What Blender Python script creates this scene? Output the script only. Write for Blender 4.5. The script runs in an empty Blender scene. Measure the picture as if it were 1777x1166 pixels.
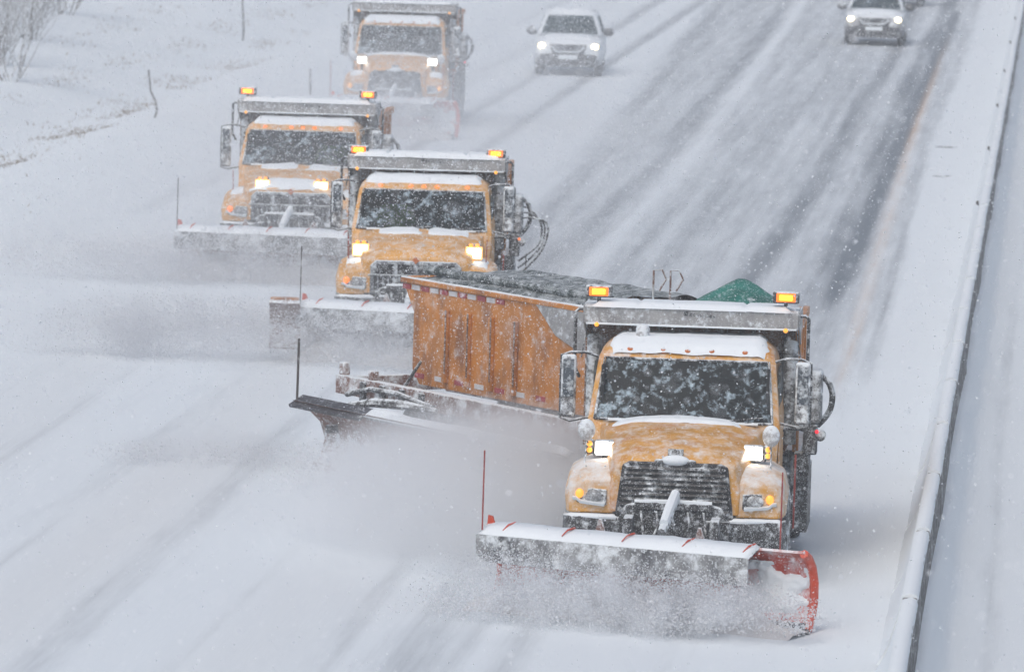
import bpy, bmesh, math, random
import numpy as np
from mathutils import Vector, Matrix, noise as mnoise
R = math.radians
random.seed(7)
rng = np.random.default_rng(11)
sc = bpy.context.scene
col = sc.collection

# ------------------------------------------------------------------ camera
CAM_H, YAW, PITCH, ROLL = 9.2, R(4.460), R(4.985), R(1.6)
fw = Vector((-math.sin(YAW) * math.cos(PITCH), math.cos(YAW) * math.cos(PITCH), -math.sin(PITCH)))
r0 = Vector((math.cos(YAW), math.sin(YAW), 0))
u0 = r0.cross(fw)
rv = math.cos(ROLL) * r0 + math.sin(ROLL) * u0
uv = -math.sin(ROLL) * r0 + math.cos(ROLL) * u0
cd = bpy.data.cameras.new('camera')
cam = bpy.data.objects.new('camera', cd)
col.objects.link(cam)
cam.matrix_world = Matrix((rv, uv, -fw)).transposed().to_4x4()
cam.location = (0, 0, CAM_H)
cd.sensor_width = 36.0
cd.lens = 12000 / 1777 * 36.0
cd.clip_start = 1.0
cd.clip_end = 3000
cd.dof.use_dof = True
cd.dof.focus_distance = 76
cd.dof.aperture_fstop = 4.5
sc.camera = cam

# ------------------------------------------------------------------ world, sun, exposure
w = bpy.data.worlds.new('World')
sc.world = w
w.use_nodes = True
nt = w.node_tree
bg = nt.nodes['Background']
sky = nt.nodes.new('ShaderNodeTexSky')
sky.sky_type = 'NISHITA'
sky.sun_disc = False
SUN_EL, SUN_AZ = R(52), R(200)
sky.sun_elevation = SUN_EL
sky.sun_rotation = SUN_AZ
sky.air_density = 1.0
sky.dust_density = 4.0
sky.ozone_density = 1.0
hs = nt.nodes.new('ShaderNodeHueSaturation')
hs.inputs['Saturation'].default_value = 0.80
nt.links.new(sky.outputs[0], hs.inputs['Color'])
nt.links.new(hs.outputs[0], bg.inputs['Color'])
bg.inputs['Strength'].default_value = 0.13
sl = bpy.data.lights.new('sun', 'SUN')
sl.energy = 0.6
sl.angle = R(60)
sl.color = (1.0, 0.97, 0.94)
so = bpy.data.objects.new('sun', sl)
col.objects.link(so)
sd = Vector((math.sin(SUN_AZ) * math.cos(SUN_EL), math.cos(SUN_AZ) * math.cos(SUN_EL), math.sin(SUN_EL)))
so.rotation_euler = sd.to_track_quat('Z', 'Y').to_euler()
so.location = (0, 60, 60)
sc.view_settings.view_transform = 'Standard'
sc.view_settings.look = 'None'
sc.view_settings.gamma = 1.0
sc.view_settings.exposure = 0.0
sc.view_settings.use_curve_mapping = False
sc.cycles.use_denoising = True
sc.cycles.max_bounces = 8
sc.cycles.diffuse_bounces = 3
sc.cycles.glossy_bounces = 2
sc.cycles.transmission_bounces = 4
sc.cycles.transparent_max_bounces = 12
sc.cycles.volume_bounces = 4
sc.cycles.volume_max_steps = 128
sc.cycles.use_adaptive_sampling = True
sc.cycles.adaptive_threshold = 0.03
sc.cycles.sample_clamp_indirect = 4.0

# ------------------------------------------------------------------ materials
SNOW = (0.78, 0.835, 0.87, 1)
MATS = {}


def _n(t, kind, **kw):
    n = t.nodes.new(kind)
    for k, v in kw.items():
        if k in n.inputs:
            n.inputs[k].default_value = v
        else:
            setattr(n, k, v)
    return n


def _math(t, op, a, b=None, clamp=False):
    n = t.nodes.new('ShaderNodeMath')
    n.operation = op
    n.use_clamp = clamp
    for i, q in enumerate((a, b)):
        if q is None:
            continue
        if isinstance(q, (int, float)):
            n.inputs[i].default_value = q
        else:
            t.links.new(q, n.inputs[i])
    return n.outputs[0]


def _mix(t, f, a, b):
    n = t.nodes.new('ShaderNodeMix')
    n.data_type = 'RGBA'
    for i, q in ((0, f), (6, a), (7, b)):
        if isinstance(q, (int, float)):
            n.inputs[i].default_value = q
        elif isinstance(q, tuple):
            n.inputs[i].default_value = q if len(q) == 4 else q + (1,)
        else:
            t.links.new(q, n.inputs[i])
    return n.outputs[2]


def _range(t, x, a, b, lo=0.0, hi=1.0):
    n = t.nodes.new('ShaderNodeMapRange')
    n.interpolation_type = 'SMOOTHSTEP'
    t.links.new(x, n.inputs[0])
    for i, q in enumerate((a, b, lo, hi)):
        n.inputs[i + 1].default_value = q
    return n.outputs[0]


def mat(name, base, rough=0.5, metal=0.0, snow=0.0, up=0.5, scale=7.0, speck=0.0, var=0.25, bump=0.0, grime=None, coat=0.0, soft=.10, top=.93):
    """paint / metal / plastic with a dusting of stuck snow that gathers where the surface faces up"""
    m = bpy.data.materials.new(name)
    m.use_nodes = True
    t = m.node_tree
    b = t.nodes['Principled BSDF']
    tc = _n(t, 'ShaderNodeTexCoord').outputs['Object']
    b.inputs['Metallic'].default_value = metal
    n1 = _n(t, 'ShaderNodeTexNoise', Scale=scale * .35, Detail=5.0, Roughness=.6)
    t.links.new(tc, n1.inputs['Vector'])
    c0 = tuple(base)
    dark = tuple(x * (1 - var) for x in c0)
    c = _mix(t, _range(t, n1.outputs[0], .35, .65), dark, c0)
    if grime:
        ng = _n(t, 'ShaderNodeTexNoise', Scale=scale * .6, Detail=7.0, Roughness=.7)
        mp = _n(t, 'ShaderNodeMapping')
        mp.inputs['Scale'].default_value = (1, 1, .35)
        mp.inputs['Location'].default_value = (3, 5, 1)
        t.links.new(tc, mp.inputs[0])
        t.links.new(mp.outputs[0], ng.inputs['Vector'])
        c = _mix(t, _range(t, ng.outputs[0], .46, .68, 0, .9), c, grime)
    rg = rough
    if snow > 0 or speck > 0:
        n2 = _n(t, 'ShaderNodeTexNoise', Scale=scale, Detail=8.0, Roughness=.72)
        t.links.new(tc, n2.inputs['Vector'])
        ge = _n(t, 'ShaderNodeNewGeometry')
        sx = _n(t, 'ShaderNodeSeparateXYZ')
        t.links.new(ge.outputs['Normal'], sx.inputs[0])
        nz = _math(t, 'MULTIPLY', sx.outputs[2], up)
        k = _math(t, 'ADD', n2.outputs[0], nz)
        thr = 1.0 - snow
        f = _range(t, k, thr - soft, thr + soft, 0, top)
        if speck > 0:
            n3 = _n(t, 'ShaderNodeTexNoise', Scale=scale * 7, Detail=3.0, Roughness=.6)
            t.links.new(tc, n3.inputs['Vector'])
            f2 = _range(t, n3.outputs[0], .68 - speck * .2, .76 - speck * .2, 0, .75)
            f = _math(t, 'MAXIMUM', f, f2)
        c = _mix(t, f, c, SNOW)
        rr = _math(t, 'MULTIPLY', f, .9 - rough)
        rr = _math(t, 'ADD', rr, rough)
        t.links.new(rr, b.inputs['Roughness'])
        bp = _n(t, 'ShaderNodeBump', Strength=.35, Distance=.01)
        t.links.new(f, bp.inputs['Height'])
        t.links.new(bp.outputs[0], b.inputs['Normal'])
    else:
        b.inputs['Roughness'].default_value = rg
    if coat:
        b.inputs['Coat Weight'].default_value = coat
    t.links.new(c, b.inputs['Base Color'])
    MATS[name] = m
    return m


def emit(name, color, strength):
    m = bpy.data.materials.new(name)
    m.use_nodes = True
    b = m.node_tree.nodes['Principled BSDF']
    b.inputs['Base Color'].default_value = (*[min(1, c) for c in color], 1)
    b.inputs['Emission Color'].default_value = (*color, 1)
    b.inputs['Emission Strength'].default_value = strength
    b.inputs['Roughness'].default_value = .25
    try:
        m.cycles.emission_sampling = 'NONE'
    except Exception:
        pass
    MATS[name] = m
    return m


def glass(name, snow_thr, tint=(0.003, 0.010, 0.014)):
    """windshield: reflective tinted pane with wet snow stuck in blotches"""
    m = bpy.data.materials.new(name)
    m.use_nodes = True
    t = m.node_tree
    t.nodes.clear()
    out = _n(t, 'ShaderNodeOutputMaterial')
    tc = _n(t, 'ShaderNodeTexCoord').outputs['Object']
    gl = _n(t, 'ShaderNodeBsdfPrincipled', Roughness=.12)
    gl.inputs['Specular IOR Level'].default_value = .22
    gl.inputs['Base Color'].default_value = (*tint, 1)
    tr = _n(t, 'ShaderNodeBsdfTransparent')
    tr.inputs['Color'].default_value = (.40, .50, .52, 1)
    mx = _n(t, 'ShaderNodeMixShader')
    mx.inputs[0].default_value = .45
    t.links.new(gl.outputs[0], mx.inputs[1])
    t.links.new(tr.outputs[0], mx.inputs[2])
    sn = _n(t, 'ShaderNodeBsdfDiffuse')
    sn.inputs['Color'].default_value = (.48, .60, .68, 1)
    n1 = _n(t, 'ShaderNodeTexNoise', Scale=10.0, Detail=6.0, Roughness=.68)
    n2 = _n(t, 'ShaderNodeTexNoise', Scale=3.0, Detail=3.0)
    t.links.new(tc, n1.inputs['Vector'])
    t.links.new(tc, n2.inputs['Vector'])
    k = _math(t, 'ADD', n1.outputs[0], _math(t, 'MULTIPLY', n2.outputs[0], .35))
    f = _range(t, k, snow_thr - .12, snow_thr + .14, 0, .85)
    m2 = _n(t, 'ShaderNodeMixShader')
    t.links.new(f, m2.inputs[0])
    t.links.new(mx.outputs[0], m2.inputs[1])
    t.links.new(sn.outputs[0], m2.inputs[2])
    t.links.new(m2.outputs[0], out.inputs[0])
    MATS[name] = m
    return m


YEL = (0.70, 0.335, 0.030)
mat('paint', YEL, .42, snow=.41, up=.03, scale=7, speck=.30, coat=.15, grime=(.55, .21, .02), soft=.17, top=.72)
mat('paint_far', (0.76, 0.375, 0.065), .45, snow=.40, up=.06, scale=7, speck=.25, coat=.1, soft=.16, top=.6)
mat('fender_paint', YEL, .45, snow=.46, up=.16, scale=5, speck=.35, grime=(.48, .27, .10), soft=.20, top=.8)
mat('body_paint', (0.56, 0.20, 0.010), .5, snow=.36, up=.08, scale=5, speck=.42, grime=(.22, .070, .010), soft=.14, top=.6)
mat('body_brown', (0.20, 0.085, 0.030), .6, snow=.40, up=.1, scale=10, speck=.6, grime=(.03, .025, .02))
mat('galvanised', (0.36, 0.36, 0.36), .5, metal=.2, snow=.40, up=.15, scale=9, speck=.4, grime=(.22, .22, .23))
mat('black_metal', (0.022, 0.023, 0.026), .5, snow=.40, up=.20, scale=11, speck=.55)
mat('grey_metal', (0.16, 0.165, 0.17), .5, metal=.3, snow=.46, up=.25, scale=10, speck=.6)
mat('grille_black', (0.008, 0.009, 0.012), .45, snow=.40, up=.06, scale=9, speck=.35)
mat('grille_grey', (0.17, 0.18, 0.20), .35, metal=.6, snow=.46, up=.2, scale=9, speck=.5)
mat('rubber', (0.018, 0.018, 0.020), .8, snow=.44, up=.12, scale=8, speck=.6)
mat('plow_red', (0.55, 0.045, 0.012), .45, snow=.47, up=.10, scale=4, speck=.5, soft=.14, top=.85, grime=(.28, .03, .02))
mat('plow_orange', (0.62, 0.06, 0.012), .5, snow=.34, up=.05, scale=9, speck=.3)
mat('plow_rust', (0.19, 0.090, 0.066), .6, snow=.47, up=.2, scale=6, speck=.6)
mat('flap_grey', (0.27, 0.28, 0.29), .75, snow=.46, up=.1, scale=5, speck=.6, grime=(.05, .055, .065))
mat('blade_steel', (0.030, 0.032, 0.042), .4, metal=.4, snow=.39, up=.1, scale=8)
mat('wing_edge', (0.045, 0.042, 0.050), .5, snow=.33, up=.05, scale=6, speck=.35)
mat('tarp', (0.016, 0.036, 0.036), .8, soft=.18, top=.7, snow=.42, up=.04, scale=7, speck=.6)
mat('green_salt', (0.008, 0.19, 0.15), .9, snow=.30, up=.06, scale=6, speck=.5, var=.5)
mat('interior', (0.012, 0.013, 0.015), .8)
mat('seat_cloth', (0.03, 0.032, 0.036), .9)
mat('mirror_glass', (0.10, 0.12, 0.14), .15, metal=.7, snow=.45, up=0, scale=9, speck=.3)
mat('mirror_shell', (0.09, 0.09, 0.095), .5, snow=.52, up=.2, scale=12, speck=.6)
mat('dome_snowy', (0.40, 0.40, 0.41), .6, snow=.52, up=.2, scale=18, speck=.6)
mat('tape_red', (0.35, 0.02, 0.03), .4, snow=.38, up=.0, scale=14, speck=.3)
mat('tape_white', (0.62, 0.62, 0.64), .5, snow=.3, up=0, scale=14)
mat('amber_off', (0.60, 0.16, 0.02), .3, snow=.35, up=.3, scale=16)
mat('lamp_housing', (0.04, 0.042, 0.046), .35, snow=.45, up=.15, scale=12, speck=.4)
mat('headlamp_glass', (0.22, 0.23, 0.24), .2, snow=.46, up=0, scale=14, speck=.4)
mat('concrete', (0.16, 0.155, 0.15), .9, snow=.38, up=.05, scale=3, speck=.5, grime=(.07, .068, .066))
mat('post_dark', (0.07, 0.06, 0.055), .7, snow=.3, up=.1, scale=9)
mat('rod_red', (0.33, 0.05, 0.04), .6, snow=.3, up=0, scale=20)
mat('twig', (0.24, 0.23, 0.225), .9, snow=.46, up=.30, scale=5)
mat('dry_grass', (0.24, 0.185, 0.12), .9)
mat('car_white', (0.62, 0.63, 0.64), .3, snow=.55, up=.35, scale=4, speck=.4, coat=.3)
mat('car_grey', (0.30, 0.31, 0.33), .3, snow=.42, up=.22, scale=4, speck=.4, coat=.3)
mat('car_dark', (0.05, 0.052, 0.06), .3, snow=.36, up=.12, scale=4, speck=.4, coat=.3)
mat('car_slush', (0.045, 0.047, 0.053), .8, snow=.38, up=.1, scale=9, speck=.6)
glass('windshield', .775)
glass('windshield_far', .785)
glass('car_glass', .80)
emit('plow_lamp', (1.0, .97, .90), 9.0)
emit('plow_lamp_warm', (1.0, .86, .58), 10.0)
emit('lamp_halo', (1.0, .55, .18), 1.5)  # warm emission imitating the halo that snowy air puts around a lamp
emit('amber_core', (1.0, .52, .03), 2.2)
emit('amber_edge', (1.0, .20, .01), 0.9)
emit('amber_lamp', (1.0, .42, .05), .85)
emit('amber_small', (1.0, .24, .05), .9)
emit('red_lamp', (1.0, .02, .04), .9)
emit('car_lamp', (1.0, .80, .50), 9.0)
emit('vest', (.35, .8, .10), .06)
mat('vest_cloth', (.30, .62, .09), .9)
mat('skin', (.45, .27, .20), .6)


def snow_mat(name, base=(.78, .835, .87), bump=.4, scale=6.0, dirt=0.0):
    m = bpy.data.materials.new(name)
    m.use_nodes = True
    t = m.node_tree
    b = t.nodes['Principled BSDF']
    tc = _n(t, 'ShaderNodeTexCoord').outputs['Object']
    n = _n(t, 'ShaderNodeTexNoise', Scale=scale, Detail=8.0, Roughness=.65)
    t.links.new(tc, n.inputs['Vector'])
    bp = _n(t, 'ShaderNodeBump', Strength=bump, Distance=.03)
    t.links.new(n.outputs[0], bp.inputs['Height'])
    t.links.new(bp.outputs[0], b.inputs['Normal'])
    b.inputs['Roughness'].default_value = .85
    c = _mix(t, _range(t, n.outputs[0], .55, .8, 0, dirt), (*base, 1), (.42, .40, .38, 1))
    t.links.new(c, b.inputs['Base Color'])
    MATS[name] = m
    return m


snow_mat('snow')
snow_mat('slush', (.60, .60, .61), .8, 9, .8)
snow_mat('snow_ground', (.76, .82, .855), .6, 1.5, .2)


# ------------------------------------------------------------------ mesh helpers
class MB:
    def __init__(self):
        self.v, self.f = [], []

    def add(self, vs, fs):
        o = len(self.v)
        self.v += [tuple(p) for p in vs]
        self.f += [tuple(i + o for i in q) for q in fs]
        return self

    def box(self, c, s, rx=0, ry=0, rz=0, taper=1.0):
        hx, hy, hz = s[0] / 2, s[1] / 2, s[2] / 2
        M = Matrix.Rotation(rz, 3, 'Z') @ Matrix.Rotation(ry, 3, 'Y') @ Matrix.Rotation(rx, 3, 'X')
        vs = []
        for z in (-1, 1):
            k = taper if z > 0 else 1
            for x, y in ((-1, -1), (1, -1), (1, 1), (-1, 1)):
                vs.append(M @ Vector((x * hx * k, y * hy * k, z * hz)) + Vector(c))
        return self.add(vs, [(3, 2, 1, 0), (4, 5, 6, 7), (0, 1, 5, 4), (1, 2, 6, 5), (2, 3, 7, 6), (3, 0, 4, 7)])

    def bb(self, x0, x1, y0, y1, z0, z1):
        return self.box(((x0 + x1) / 2, (y0 + y1) / 2, (z0 + z1) / 2), (x1 - x0, y1 - y0, z1 - z0))

    def loft(self, rings, cap=True, close=True):
        n = len(rings[0])
        vs = [p for r in rings for p in r]
        fs = []
        for i in range(len(rings) - 1):
            for j in range(n if close else n - 1):
                a, b = i * n + j, i * n + (j + 1) % n
                fs.append((a, b, b + n, a + n))
        if cap and close:
            fs.append(tuple(range(n - 1, -1, -1)))
            fs.append(tuple((len(rings) - 1) * n + j for j in range(n)))
        return self.add(vs, fs)

    def prism(self, poly, axis, a, b):
        """extrude a 2-D polygon along an axis: x -> poly is (y,z), y -> (x,z), z -> (x,y)"""
        def P(p, t):
            return {'x': (t, p[0], p[1]), 'y': (p[0], t, p[1]), 'z': (p[0], p[1], t)}[axis]
        return self.loft([[P(p, a) for p in poly], [P(p, b) for p in poly]])

    def tube(self, pts, r, n=8, cap=True):
        pts = [Vector(p) for p in pts]
        rs = r if isinstance(r, (list, tuple)) else [r] * len(pts)
        rings = []
        prev = None
        for i, p in enumerate(pts):
            d = (pts[min(i + 1, len(pts) - 1)] - pts[max(i - 1, 0)]).normalized()
            if prev is None:
                a = d.orthogonal().normalized()
            else:
                a = (prev - d * prev.dot(d))
                a = a.normalized() if a.length > 1e-6 else d.orthogonal().normalized()
            prev = a
            b = d.cross(a)
            rings.append([p + (a * math.cos(2 * math.pi * k / n) + b * math.sin(2 * math.pi * k / n)) * rs[i] for k in range(n)])
        return self.loft(rings, cap)

    def lathe(self, prof, c, axis='z', n=20):
        """prof: (radius, along-axis)"""
        rings = []
        for r, h in prof:
            ring = []
            for k in range(n):
                a = 2 * math.pi * k / n
                p = {'z': (r * math.cos(a), r * math.sin(a), h), 'x': (h, r * math.cos(a), r * math.sin(a)),
                     'y': (r * math.cos(a), h, r * math.sin(a))}[axis]
                ring.append((p[0] + c[0], p[1] + c[1], p[2] + c[2]))
            rings.append(ring)
        return self.loft(rings)

    def sphere(self, c, r, sx=1, sy=1, sz=1, n=12, m=8):
        rings = []
        for i in range(m + 1):
            a = math.pi * (i / m - .5)
            a = max(-1.5, min(1.5, a))
            rings.append([(c[0] + r * sx * math.cos(a) * math.cos(2 * math.pi * k / n), c[1] + r * sy * math.cos(a) * math.sin(2 * math.pi * k / n), c[2] + r * sz * math.sin(a)) for k in range(n)])
        return self.loft(rings)

    def grid(self, fn, nu, nv):
        vs = [fn(i / nu, j / nv) for j in range(nv + 1) for i in range(nu + 1)]
        fs = [(j * (nu + 1) + i, j * (nu + 1) + i + 1, (j + 1) * (nu + 1) + i + 1, (j + 1) * (nu + 1) + i) for j in range(nv) for i in range(nu)]
        return self.add(vs, fs)

    def build(self, name, m, parent=None, bevel=0.0, angle=35, seg=2, solid=0.0, recalc=True):
        me = bpy.data.meshes.new(name)
        me.from_pydata(self.v, [], self.f)
        if recalc:
            bm = bmesh.new()
            bm.from_mesh(me)
            bmesh.ops.recalc_face_normals(bm, faces=bm.faces)
            bm.to_mesh(me)
            bm.free()
        me.materials.append(MATS[m] if isinstance(m, str) else m)
        me.shade_smooth()
        me.set_sharp_from_angle(angle=R(angle))
        o = bpy.data.objects.new(name, me)
        col.objects.link(o)
        o.parent = parent
        if solid:
            s = o.modifiers.new('solid', 'SOLIDIFY')
            s.thickness = solid
            s.offset = 0
        if bevel:
            b = o.modifiers.new('bevel', 'BEVEL')
            b.width = bevel
            b.segments = seg
            b.limit_method = 'ANGLE'
            b.angle_limit = R(40)
        return o


def tag(o, label=None, cat=None, group=None, kind=None):
    if label:
        o['label'] = label
    if cat:
        o['category'] = cat
    if group:
        o['group'] = group
    if kind:
        o['kind'] = kind
    return o


def empty(name, loc, rz=0.0, parent=None):
    o = bpy.data.objects.new(name, None)
    o.empty_display_size = .2
    col.objects.link(o)
    o.location = loc
    o.rotation_euler = (0, 0, rz)
    o.parent = parent
    return o


def mirror_pts(half):
    """half profile [(x>=0, z)...] from bottom centre to top centre -> closed ring"""
    return half + [(-x, z) for x, z in reversed(half) if x > 1e-6]


def nz(x, y, z=0.0, s=1.0):
    return mnoise.noise(Vector((x * s, y * s, z * s)))


def drift(u, v, x, y, seed, amp, k=7.0, rough=.55):
    """thickness of a snow layer over a patch: full inside, breaking up irregularly towards its rim"""
    e = min(u, 1 - u, v, 1 - v) * k
    n = nz(x, y, seed, 3.1) * .7 + nz(x, y, seed + 3, 8.0) * .45
    t = max(-.4, min(1.0, e * 1.3 - .55 + rough * n * (1.6 - min(1, e))))
    return amp * (t if t < 0 else t ** .6) + amp * .18 * n * max(0, t)


def spline(pts, n=6):
    P = [Vector(p) for p in pts]
    P = [P[0] * 2 - P[1]] + P + [P[-1] * 2 - P[-2]]
    out = []
    for i in range(1, len(P) - 2):
        for k in range(n):
            t = k / n
            a, b, c, d = P[i - 1:i + 3]
            out.append(.5 * ((2 * b) + (c - a) * t + (2 * a - 5 * b + 4 * c - d) * t * t + (3 * b - a - 3 * c + d) * t ** 3))
    return out + [P[-2]]


# ------------------------------------------------------------------ setting: ground, roads, tracks
def height(X, Y):
    """terrain height: flat carriageways, a shallow ditch and bank left of the shoulder"""
    h = -0.03
    if X < -18.5:
        t = -18.5 - X
        h -= .25 * math.exp(-((t - 4.6) / 1.6) ** 2) * 1.4
        h += .12 * math.exp(-((t - 2.2) / 1.2) ** 2)
        if t > 5.5:
            h += min(2.5, (t - 5.5) * .10)
        h += .10 * nz(X, Y, 0, .35) + .05 * nz(X, Y, 4, 1.2)
    return h


def ground_mesh():
    xs = [-260, -160, -110, -80, -60, -50, -45] + [-42 + .6 * i for i in range(39)] + [-18.6, -12, -6, 0, 6, 14, 40, 90, 200]
    ys = [-60, 0, 40, 60] + [70 + 1.2 * i for i in range(160)] + [270, 300, 350, 420, 600]
    mb = MB()
    vs = [(x, y, height(x, y)) for y in ys for x in xs]
    n = len(xs)
    fs = [(j * n + i, j * n + i + 1, (j + 1) * n + i + 1, (j + 1) * n + i) for j in range(len(ys) - 1) for i in range(n - 1)]
    mb.add(vs, fs)
    return mb.build('ground', 'snow_ground', angle=180)


tag(ground_mesh(), kind='structure')


def road_material():
    m = bpy.data.materials.new('road_snow')
    m.use_nodes = True
    t = m.node_tree
    b = t.nodes['Principled BSDF']
    tc = _n(t, 'ShaderNodeTexCoord').outputs['Object']
    at = _n(t, 'ShaderNodeAttribute', attribute_name='bare')
    ay = _n(t, 'ShaderNodeAttribute', attribute_name='yellow')
    ad = _n(t, 'ShaderNodeAttribute', attribute_name='dirt')
    mp = _n(t, 'ShaderNodeMapping')
    mp.inputs['Scale'].default_value = (2.4, .035, 1)
    t.links.new(tc, mp.inputs[0])
    n1 = _n(t, 'ShaderNodeTexNoise', Scale=1.0, Detail=7.0, Roughness=.62)
    t.links.new(mp.outputs[0], n1.inputs['Vector'])
    mp2 = _n(t, 'ShaderNodeMapping')
    mp2.inputs['Scale'].default_value = (2.0, .16, 1)
    t.links.new(tc, mp2.inputs[0])
    n2 = _n(t, 'ShaderNodeTexNoise', Scale=1.6, Detail=9.0, Roughness=.7)
    t.links.new(mp2.outputs[0], n2.inputs['Vector'])
    k = _math(t, 'ADD', at.outputs['Fac'], _math(t, 'MULTIPLY', _math(t, 'SUBTRACT', n1.outputs[0], .5), .85))
    k = _math(t, 'ADD', k, _math(t, 'MULTIPLY', _math(t, 'SUBTRACT', n2.outputs[0], .5), .6))
    bare = _range(t, k, .08, 1.12, 0, .84)
    snow = _mix(t, ad.outputs['Fac'], (.745, .805, .845, 1), (.62, .62, .61, 1))
    asph = _mix(t, ay.outputs['Fac'], (.050, .064, .084, 1), (.50, .24, .04, 1))
    c = _mix(t, bare, snow, asph)
    t.links.new(c, b.inputs['Base Color'])
    t.links.new(_math(t, 'SUBTRACT', .85, _math(t, 'MULTIPLY', bare, .45)), b.inputs['Roughness'])
    bp = _n(t, 'ShaderNodeBump', Strength=.5, Distance=.03)
    t.links.new(_math(t, 'SUBTRACT', n2.outputs[0], bare), bp.inputs['Height'])
    t.links.new(bp.outputs[0], b.inputs['Normal'])
    MATS['road_snow'] = m


road_material()


def sstep(a, b, x):
    t = np.clip((x - a) / (b - a), 0, 1)
    return t * t * (3 - 2 * t)


def road_sheet(name, x0, x1, dx, y0, y1, dy, fn, z):
    xs = np.arange(x0, x1 + 1e-6, dx)
    ys = np.arange(y0, y1 + 1e-6, dy)
    X, Y = np.meshgrid(xs, ys)
    bare, yellow, dirt, Z = fn(X, Y)
    n = len(xs)
    me = bpy.data.meshes.new(name)
    vs = np.stack([X, Y, Z + z], -1).reshape(-1, 3)
    j, i = np.meshgrid(np.arange(len(ys) - 1), np.arange(n - 1), indexing='ij')
    a = (j * n + i).reshape(-1)
    fs = np.stack([a, a + 1, a + n + 1, a + n], -1)
    me.from_pydata(vs.tolist(), [], fs.tolist())
    for nm, arr in (('bare', bare), ('yellow', yellow), ('dirt', dirt)):
        me.attributes.new(nm, 'FLOAT', 'POINT').data.foreach_set('value', np.ascontiguousarray(arr.reshape(-1), dtype=np.float32))
    me.materials.append(MATS['road_snow'])
    me.shade_smooth()
    o = bpy.data.objects.new(name, me)
    col.objects.link(o)
    return tag(o, kind='structure')


def wav(Y, s, ph, a):
    return a * np.sin(Y / s + ph) + .5 * a * np.sin(Y / s * 2.3 + ph * 2.1)


def main_road(X, Y):
    bare = np.zeros_like(X)

    def band(xf, w, k, ya=None, yb=None, fa=15):
        nonlocal bare
        g = k * np.exp(-((X - xf) / w) ** 2)
        if ya is not None:
            g = g * sstep(ya, ya + fa, Y)
        if yb is not None:
            g = g * (1 - sstep(yb - fa, yb, Y))
        bare = np.maximum(bare, g)
    # left edge of the driven snow (drifts left with distance)
    edge = np.interp(Y, [60, 118, 135, 152, 179, 237, 300], [-9.6, -10.0, -10.2, -10.45, -11.0, -12.2, -13.8])
    driven = sstep(0, .9, X - edge) * (1 - sstep(-3.0, -2.55, X)) * .50
    bare = np.maximum(bare, driven * sstep(84, 104, Y))
    band(edge + .45, .50, .64, 108)
    band(np.interp(Y, [90, 118, 147, 225, 300], [-8.9, -8.9, -8.6, -9.4, -10.5]), .55, .68, 100)
    bright = np.exp(-((X - np.interp(Y, [90, 147, 225, 300], [-8.15, -7.95, -8.8, -10])) / .20) ** 2) * .30
    band(-6.6 + wav(Y, 30, .4, .15), .5, .58, 95)
    band(-5.05 + wav(Y, 26, 1.0, .12), .50, .78, 98)
    band(-3.95 + wav(Y, 22, 2.0, .08), .50, .82 + .12 * np.sin(Y * .21), 98)
    band(-3.62, .28, 1.15, 104, 250)
    band(np.interp(Y, [98, 133, 165, 260], [-2.60, -2.85, -3.02, -3.1]), .16, .52, 90)
    # car tracks in the second and third lanes
    band(-12.55 + wav(Y, 40, .3, .06), .30, .66, 118)
    band(-14.05 + wav(Y, 40, .9, .06), .32, .60, 118)
    band(-15.6, .40, .36, 120)
    band(-17.1, .40, .32, 120)
    # faint tracks in the unploughed foreground
    for xf, wd, k in ((-9.7, .30, .36), (-8.3, .22, .38), (-7.2, .22, .30), (-6.3, .55, .44), (-5.3, .3, .34), (-11.4, .35, .32), (-13.0, .4, .30), (-14.6, .4, .28), (-3.6, .4, .20)):
        band(xf + wav(Y, 35, xf, .12), wd, k, None, 112, 30)
    bare = np.clip(bare - bright, 0, 1)
    yl = np.interp(Y, [98, 133, 165, 240], [-2.98, -3.19, -3.36, -3.55])
    yellow = np.exp(-((X - yl) / .10) ** 2) * 1.0 * sstep(85, 110, Y) * (1 - sstep(160, 230, Y))
    dirt = (.06 + .16 * np.sin(X * 2.1 + np.sin(Y * .06) * 1.5)) * np.exp(-((X + 10.5) / 4) ** 2) * (1 - sstep(110, 150, Y)) + .05
    Z = -.035 * bare + .03 * np.exp(-((X - edge + .3) / .3) ** 2)
    # snow heaped against the barrier and along the shoulder
    Z += .12 * sstep(-2.6, -1.40, X)
    Z += .10 * sstep(-17.2, -18.4, X)
    rn = np.sin(X * 9 + np.sin(Y * .7) * 1.3) * np.sin(Y * 1.1 + X * 2) * .006
    return bare, yellow, dirt, Z + rn


road_sheet('road', -18.6, -1.30, .10, 55, 275, .55, main_road, .012)


def far_road(X, Y):
    bare = .22 * np.exp(-((X + .55 + .05 * np.sin(Y * .08)) / .10) ** 2) + .34 * np.exp(-((X - .25 - .06 * np.sin(Y * .05)) / .30) ** 2) + .26 * np.exp(-((X - 1.5) / .25) ** 2) + .04
    Z = .32 * (1 - sstep(-1.16, -.90, X + .03 * np.sin(Y * .9) + .02 * np.sin(Y * 2.3))) * (.85 + .15 * np.sin(Y * .37)) + .05 * (1 - sstep(-.9, -.3, X)) - .03 * bare
    return bare, np.zeros_like(X), np.zeros_like(X) + .1, Z


road_sheet('opposite_road', -1.19, 13.01, .05, 55, 275, 1.1, far_road, .012)

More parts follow.
